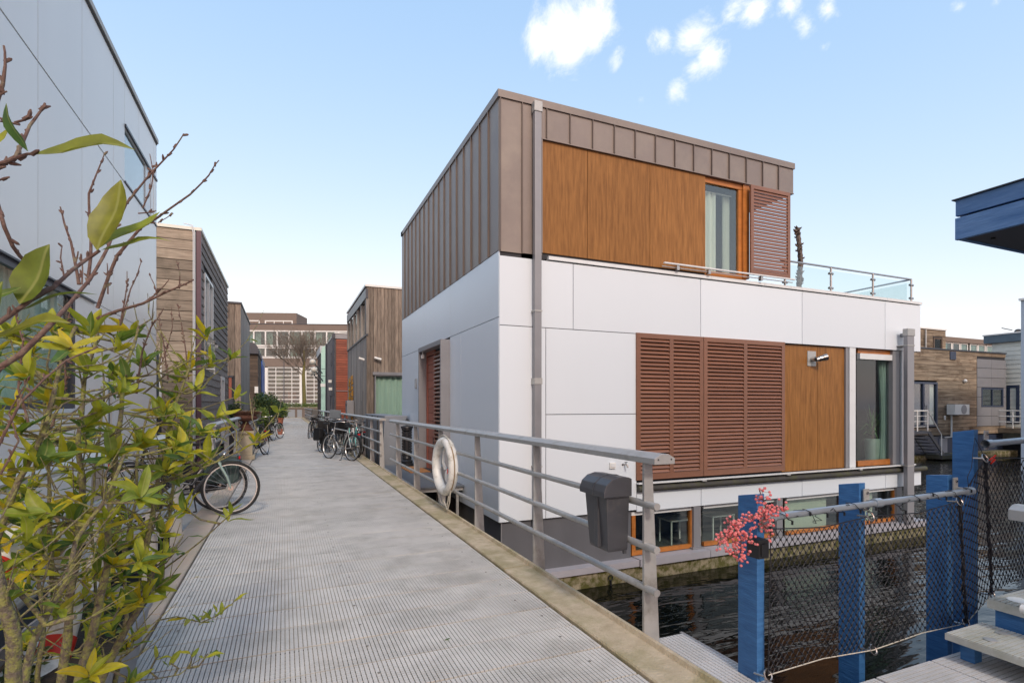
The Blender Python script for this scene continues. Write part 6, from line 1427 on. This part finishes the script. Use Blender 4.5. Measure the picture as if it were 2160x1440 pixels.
LM = [leafmesh(i, w=.27+.04*(i % 3), curl=.2+.16*(i % 4)) for i in range(8)]
LM += [leafmesh(20+i, w=w_, curl=.25) for i, w_ in enumerate((.42, .60, .34, .24))]
for me_ in LM[8:]: me_.materials[0] = m_leafbig
leaves = []   # (matrix, projected size, mesh index)
CAMP = Vector((0, 0, 1.5)); CAMR = Vector((CS, -SN, 0)); CAMF = Vector((SN, CS, 0))
def add_leaf(p, d, L_, nrm=None, mi=None, force=False):
    d = Vector(d).normalized(); z = Vector(nrm) if nrm else Vector((0, 0, 1))
    x = d.cross(z); 
    if x.length < .05: x = d.orthogonal()
    x.normalize(); z = x.cross(d)
    m = Matrix(((x.x*L_, d.x*L_, z.x*L_, p.x), (x.y*L_, d.y*L_, z.y*L_, p.y), (x.z*L_, d.z*L_, z.z*L_, p.z), (0, 0, 0, 1)))
    dist = max(.3, (Vector(p)-CAMP).dot(CAMF)); leaves.append((m, (99 if force else L_/dist), rl_.randrange(8) if mi is None else mi))
rl_ = random.Random(77)
stempts = []
def stem(pts, r0, r1, mat=None, nm='stem', wob=.01, sub=5, grow_=True):
    w3 = [P(u, v, d=d) for u, v, d in pts]; out = []
    for i in range(len(w3)-1):
        for k in range(sub):
            t_ = k/sub; p = w3[i].lerp(w3[i+1], t_); out.append(p+Vector((mnoise.noise(p*6)*wob, mnoise.noise(p*6+Vector((9,0,0)))*wob, 0)))
    out.append(w3[-1]); n_ = len(out)
    q = MB(); rs = [(r0+(r1-r0)*i/(n_-1))*.66*(1+.12*mnoise.noise(out[i]*30)) for i in range(n_)]
    q.tube(out, rs, 7 if r0 < .006 else 10); q.build(nm, mat or m_lbark, shrub, smooth=True)
    if grow_:
        for p in out[2:]: stempts.append(p)
    return out
S = [
 ([(128,1460,1.80),(148,1271,1.78),(165,1162,1.78),(172,1012,1.80),(165,922,1.82),(180,800,1.85),(205,690,1.9)], .021, .008),
 ([(160,1460,1.78),(208,1282,1.80),(225,1192,1.82),(229,1087,1.84),(246,937,1.88),(268,770,1.9),(292,690,1.95)], .022, .007),
 ([(205,1460,1.95),(262,1331,2.0),(318,1237,2.05),(308,1162,2.1),(326,1050,2.15),(350,945,2.2),(368,860,2.25),(398,780,2.3)], .021, .007),
 ([(32,1470,1.35),(18,1340,1.32),(0,1240,1.3),(-30,1100,1.3)], .027, .018),
 ([(50,1470,1.45),(68,1354,1.46),(97,1294,1.48),(135,1230,1.5),(160,1140,1.55),(215,1060,1.6),(262,960,1.7)], .016, .007),
 ([(112,1290,2.2),(108,1110,2.2),(106,1000,2.2),(98,900,2.2),(90,800,2.2)], .013, .007),
 ([(240,1440,2.4),(268,1300,2.42),(262,1180,2.45),(285,1060,2.5),(292,940,2.5),(318,840,2.55)], .015, .007),
 ([(80,1450,2.1),(92,1290,2.1),(70,1180,2.1),(62,1050,2.1),(78,930,2.1),(110,820,2.1)], .014, .006),
 ([(-20,1180,1.5),(40,1010,1.5),(96,900,1.55),(120,800,1.6),(160,690,1.62)], .014, .008),
 ([(340,1230,2.3),(352,1120,2.3),(372,1000,2.35),(360,880,2.4),(335,780,2.4),(340,700,2.4)], .012, .006),
 ([(205,1340,2.6),(200,1200,2.6),(190,1080,2.6),(205,960,2.6),(220,840,2.6),(215,740,2.6)], .012, .005),
 ([(262,1060,2.0),(330,1020,2.05),(400,1000,2.1),(470,968,2.15),(540,932,2.2),(585,870,2.25)], .009, .003),
 ([(285,1260,2.1),(340,1205,2.15),(400,1160,2.2),(450,1118,2.2),(490,1082,2.2)], .0065, .003),
 ([(255,1390,2.3),(300,1352,2.3),(335,1308,2.3),(372,1300,2.35),(425,1312,2.4),(460,1296,2.4),(500,1262,2.4)], .006, .002),
 ([(255,1440,2.25),(322,1432,2.3),(375,1422,2.3),(405,1400,2.35),(445,1376,2.4)], .005, .002),
 ([(160,1300,1.4),(90,1320,1.38),(20,1230,1.36),(-30,1215,1.36)], .010, .009),
 ([(-20,1225,1.5),(60,1255,1.55),(120,1230,1.6),(190,1200,1.7)], .008, .005),
 ([(300,830,2.2),(350,790,2.25),(430,745,2.3),(450,760,2.3)], .006, .003),
 ([(380,870,2.3),(440,800,2.4),(520,720,2.6),(556,655,2.8)], .004, .0015),
]
for i_, (pts, r0, r1) in enumerate(S):
    stem(pts, r0, r1)
    if i_ == 11: NST = len(stempts)
T = [  # bare reddish twigs and the dark branches carrying big near leaves
 ([(-20,800,1.15),(0,775,1.15),(45,747,1.16),(87,705,1.18),(121,671,1.2),(150,640,1.25),(190,590,1.3),(228,520,1.35),(265,430,1.4),(310,375,1.4),(365,315,1.4),(388,282,1.4)], .011, .002),
 ([(205,650,1.6),(250,540,1.6),(300,480,1.6),(330,462,1.6),(400,410,1.6),(440,370,1.6),(462,338,1.6)], .008, .002),
 ([(205,672,1.9),(250,655,1.9),(300,640,1.9),(350,615,1.9),(408,590,1.9)], .010, .004),
 ([(300,640,1.9),(330,618,1.9),(356,590,1.9)], .005, .002), ([(376,608,1.9),(378,575,1.9),(372,550,1.9)], .004, .002), ([(330,625,1.9),(325,600,1.9),(316,580,1.9)], .003, .002),
 ([(-10,362,.85),(15,345,.85),(38,332,.85),(60,265,.88),(95,218,.9)], .0065, .0025), ([(38,262,.88),(-5,255,.88)], .003, .002), ([(28,258,.88),(50,252,.88),(68,246,.88)], .003, .002),
 ([(-5,215,.95),(6,180,.95),(10,140,.95),(8,97,.95)], .006, .0025), ([(0,203,.95),(15,193,.95)], .003, .002),
 ([(-10,415,1.0),(12,480,1.0),(30,520,1.02),(52,550,1.05)], .006, .005), ([(-5,382,1.0),(20,374,1.0)], .003, .002),
 ([(185,600,1.5),(190,540,1.5),(191,470,1.5),(190,410,1.5),(203,370,1.5),(221,322,1.5)], .0075, .002),
 ([(165,600,1.7),(158,560,1.7),(150,510,1.7),(136,470,1.7),(127,436,1.7)], .008, .003), ([(158,555,1.7),(165,530,1.7)], .004, .003),
 ([(135,590,1.7),(128,545,1.7),(131,520,1.7)], .004, .002), ([(171,600,1.7),(172,565,1.7),(170,535,1.7)], .004, .002),
 ([(250,700,1.9),(262,640,1.9),(268,600,1.9),(268,572,1.9)], .004, .002), ([(255,680,1.9),(275,610,1.9),(290,580,1.9),(299,550,1.9)], .004, .002), ([(226,620,1.8),(226,580,1.8),(226,555,1.8)], .004, .002),
 ([(-20,692,.9),(30,655,.92),(60,632,.92),(110,605,.95),(150,570,1.0),(185,545,1.05),(210,528,1.05)], .006, .0045),
 ([(-20,362,.8),(0,350,.8),(30,340,.8),(55,330,.8),(70,325,.8)], .005, .003),
 ([(-10,960,1.3),(40,850,1.3),(90,800,1.35),(140,760,1.4),(200,735,1.45)], .005, .003),
 ([(290,830,2.0),(300,740,2.0),(318,690,2.0),(345,650,2.0)], .006, .002), ([(398,800,2.5),(385,700,2.5),(375,640,2.5)], .005, .002), ([(355,800,2.3),(345,720,2.3),(335,665,2.3)], .005, .002),
 ([(60,900,1.7),(40,820,1.7),(50,720,1.7),(30,650,1.7)], .006, .003), ([(110,900,1.8),(140,800,1.8),(130,720,1.8),(150,650,1.8)], .006, .003),
 ([(330,790,2.4),(350,740,2.4),(365,690,2.4),(362,650,2.4)], .004, .002), ([(0,1000,1.4),(40,930,1.4),(20,870,1.4),(60,800,1.4)], .004, .002),
 ([(300,440,1.4),(310,415,1.4),(318,395,1.4),(322,365,1.4),(316,325,1.4)], .003, .0015), ([(293,450,1.5),(315,448,1.5),(330,444,1.5)], .003, .0015), ([(335,470,1.6),(352,460,1.6),(366,450,1.6)], .0025, .0015),
]
for pts, r0, r1 in T: stem(pts, r0, r1, m_tbark, 'twig', .006, 3, False)
# buds / short spurs along the bare twigs
q = MB(); rq = random.Random(6)
for pts, r0, r1 in T:
    w3 = [P(u, v, d=d) for u, v, d in pts]
    for a, c in zip(w3, w3[1:]):
        for k in range(max(1, int((c-a).length/.022))):
            p = a.lerp(c, rq.random()); d = ((c-a).normalized()+Vector((rq.uniform(-1, 1), rq.uniform(-.5, .5), rq.uniform(-1, 1)))*.8).normalized(); q.tube([p, p+d*rq.uniform(.005, .012), p+d*.014], [.0032, .003, .001], 5)
q.build('buds', m_tbark, shrub)['kind'] = 'stuff'
# hand placed big near leaves: base pixel, tip pixel, distance, normal hint, mesh
def big(bu, bv, tu, tv, d, n=(.0, -1, .4), mi=0, wx=1, dt=0):
    a = P(bu, bv, d=d); b_ = P(tu, tv, d=d+dt); add_leaf(a, b_-a, (b_-a).length, n, mi, True)
NV = (-CAMF.x, -CAMF.y, .25)
big(68,326, 272,280, .80, (-.25,-.65,.8), 10, dt=.03); big(56,320, 0,215, .78, (-.7,-.5,.3), 4, dt=-.02); big(210,530, 236,362, 1.05, NV, 8); big(214,528, 330,430, 1.06, (-.2,-.5,.8), 1, dt=.08)
big(214,528, 348,474, 1.07, (0,-.4,1), 3, dt=.05); big(46,642, 98,510, .92, NV, 9); big(40,650, 192,592, .93, (0,-.4,1), 11, dt=.03); big(-30,715, 132,652, .86, (0,-.5,.9), 10)
big(-45,690, 0,590, .85, NV, 9); big(-40,330, 12,262, .8, NV, 1); big(-30,640, 35,600, .9, NV, 0)
# rosettes
def rosette(p, d, n, L_):
    d = Vector(d).normalized(); u_ = d.orthogonal().normalized(); w_ = d.cross(u_); a0 = rl_.uniform(0, 6.28)
    for k in range(n):
        a = a0+k*2.4; tilt = rl_.uniform(.35, 1.15); dd = (d*math.cos(tilt)+(u_*math.cos(a)+w_*math.sin(a))*math.sin(tilt))
        add_leaf(p-d*rl_.uniform(0, .035), dd, L_*rl_.uniform(.72, 1.2), d*.9+dd*.1)
twq = MB()
def tuft(u, v, dep, n=6, L_=.085, up=None, connect=True):
    p = P(u, v, d=dep); best = min(stempts[:NST+60], key=lambda s: (s-p).length+max(0, (s.z-p.z))*1.2)
    d = (p-best); 
    if connect and d.length > .015:
        m = best.lerp(p, .5)+Vector((rl_.uniform(-.03, .03), rl_.uniform(-.03, .03), -d.length*.10)); twq.tube([best, m, p], [.0048, .0038, .0028], 6)
    ax = Vector(up) if up else (d.normalized()*.6+Vector((rl_.uniform(-.35, .35), rl_.uniform(-.5, .1), .8)))
    rosette(p, ax, n, L_)
# rosettes placed as the photograph shows them
for u, v, dep, n in ((185,700,1.7,6),(432,700,2.4,5),(395,770,2.4,6),(368,830,2.3,5),(300,755,2.1,6),(262,820,2.0,7),(215,870,1.7,7),(150,730,1.5,6),(60,800,1.5,6),(110,850,1.6,6),(40,900,1.5,6),(330,880,2.1,7),
     (420,905,2.2,7),(465,880,2.3,6),(380,930,2.1,7),(445,760,2.4,5),(488,745,2.5,4),(545,925,2.25,4),(500,838,2.6,3),(300,940,1.9,7),(230,960,1.8,7),(180,900,1.7,6),(140,960,1.6,6),(80,980,1.5,6),(30,990,1.5,5),
     (395,1075,2.1,5),(488,1080,2.2,4),(350,1170,2.1,7),(310,1190,2.0,8),(270,1210,1.9,8),(240,1180,1.8,6),(330,1235,2.1,7),(290,1262,2.0,7),(250,1280,1.9,6),(120,1290,1.55,4),(60,1200,1.6,4),(345,1120,2.1,5),(220,1110,1.7,5),(150,1090,1.6,5),
     (280,1340,2.1,6),(240,1330,2.0,5),(265,1440,2.0,4),(170,1400,1.9,3),(100,1080,1.5,5),(60,1110,1.4,4),(380,1010,2.1,5),(430,965,2.2,6),(345,990,2.0,7),(10,1060,1.5,4),(105,1150,1.6,3)):
    tuft(u+rl_.uniform(-6, 6), v+rl_.uniform(-6, 6), dep, n+1, .098)
for u, v in ((425,1305),(440,1300),(458,1290),(470,1285)): tuft(u, v, 2.4, 3, .06, (.3, -.2, .8))
for u, v in ((330,1385),(360,1398),(405,1385),(438,1378)): tuft(u, v, 2.3, 2, .075, (.5, 0, .8))
for i in range(150):
    v = rl_.uniform(690, 1440); um = 330+130*math.exp(-((v-900)/150.)**2)-(60 if v > 1150 else 0)+(30 if 1150 < v < 1300 else 0)
    u = rl_.uniform(-20, um)
    if v < 780 and u > 330 and rl_.random() < .6: continue
    if v > 1250 and u < 190 and rl_.random() < .75: continue
    if v > 1270 and u > 215 and rl_.random() < .8: continue
    tuft(u, v, rl_.uniform(1.6, 2.6), rl_.choice((5, 6, 7, 8)), rl_.uniform(.068, .098))
for i in range(90):
    s = rl_.choice(stempts); a = rl_.uniform(0, 6.28); add_leaf(s, (math.cos(a), math.sin(a), .5), rl_.uniform(.06, .10))
# fine dead side twigs
for i in range(190):
    s = rl_.choice(stempts[:NST]); d = Vector((rl_.uniform(-1, 1), rl_.uniform(-.6, .6), rl_.uniform(.1, 1))).normalized(); L_ = rl_.uniform(.08, .26); m = s+d*L_*.5+Vector((rl_.uniform(-.03, .03), 0, rl_.uniform(-.02, .03)))
    twq.tube([s, m, s+d*L_+Vector((0, 0, .03))], [.003, .0022, .0012], 5)
    if L_ > .15: twq.tube([m, m+(d+Vector((rl_.uniform(-1, 1), 0, .5))).normalized()*L_*.4], [.002, .001], 4)
twq.build('fine_twigs', m_lbark, shrub)['kind'] = 'stuff'
leaves.sort(key=lambda t: -t[1])
off = W(shrub)
for m, s_, mi in leaves[:290]:
    o = bpy.data.objects.new('leaf', LM[mi]); col.objects.link(o); o.parent = shrub
    mm = m.copy(); mm.translation = m.translation-off; o.matrix_local = mm
vs = []; fs = []; uvs = []; hues = []
for m, s_, mi in leaves[290:]:
    me = LM[mi]; n0 = len(vs); vs += [m @ v.co-off for v in me.vertices]; h = rl_.random()
    ul = me.uv_layers[0].data
    for p in me.polygons: fs.append([i+n0 for i in p.vertices]); hues.append(h); uvs += [tuple(ul[li].uv) for li in p.loop_indices]
me = bpy.data.meshes.new('foliage'); me.from_pydata([tuple(v) for v in vs], [], fs); me.materials.append(m_leaf)
ul = me.uv_layers.new(name='UVMap'); ul.data.foreach_set('uv', [c for t_ in uvs for c in t_]); at = me.attributes.new('hue', 'FLOAT', 'FACE'); at.data.foreach_set('value', hues)
me.polygons.foreach_set('use_smooth', [True]*len(me.polygons))
o = bpy.data.objects.new('foliage', me); col.objects.link(o); o.parent = shrub; o['kind'] = 'stuff'

# a few fallen leaves on the walkway
rq = random.Random(99)
for i, (u, v, lab) in enumerate(((590,1188,'small fallen leaf lying mid walkway level with the end of the drooping side branch'), (420,1215,'tiny fallen leaf near the left kerb beside the shrub planter'), (950,1345,'small fallen leaf near the front of the walkway close to the right kerb'))):
    p = P(u, v, z=.006); lf_ = bpy.data.objects.new('fallen_leaf', LM[i % 8]); col.objects.link(lf_); lf_.location = p; s_ = rq.uniform(.03, .05); lf_.scale = (s_, s_, s_*.5); lf_.rotation_euler = (0, 0, rq.uniform(0, 6.28))
    tag(lf_, lab, 'leaf', 'fallen leaves on the walkway')
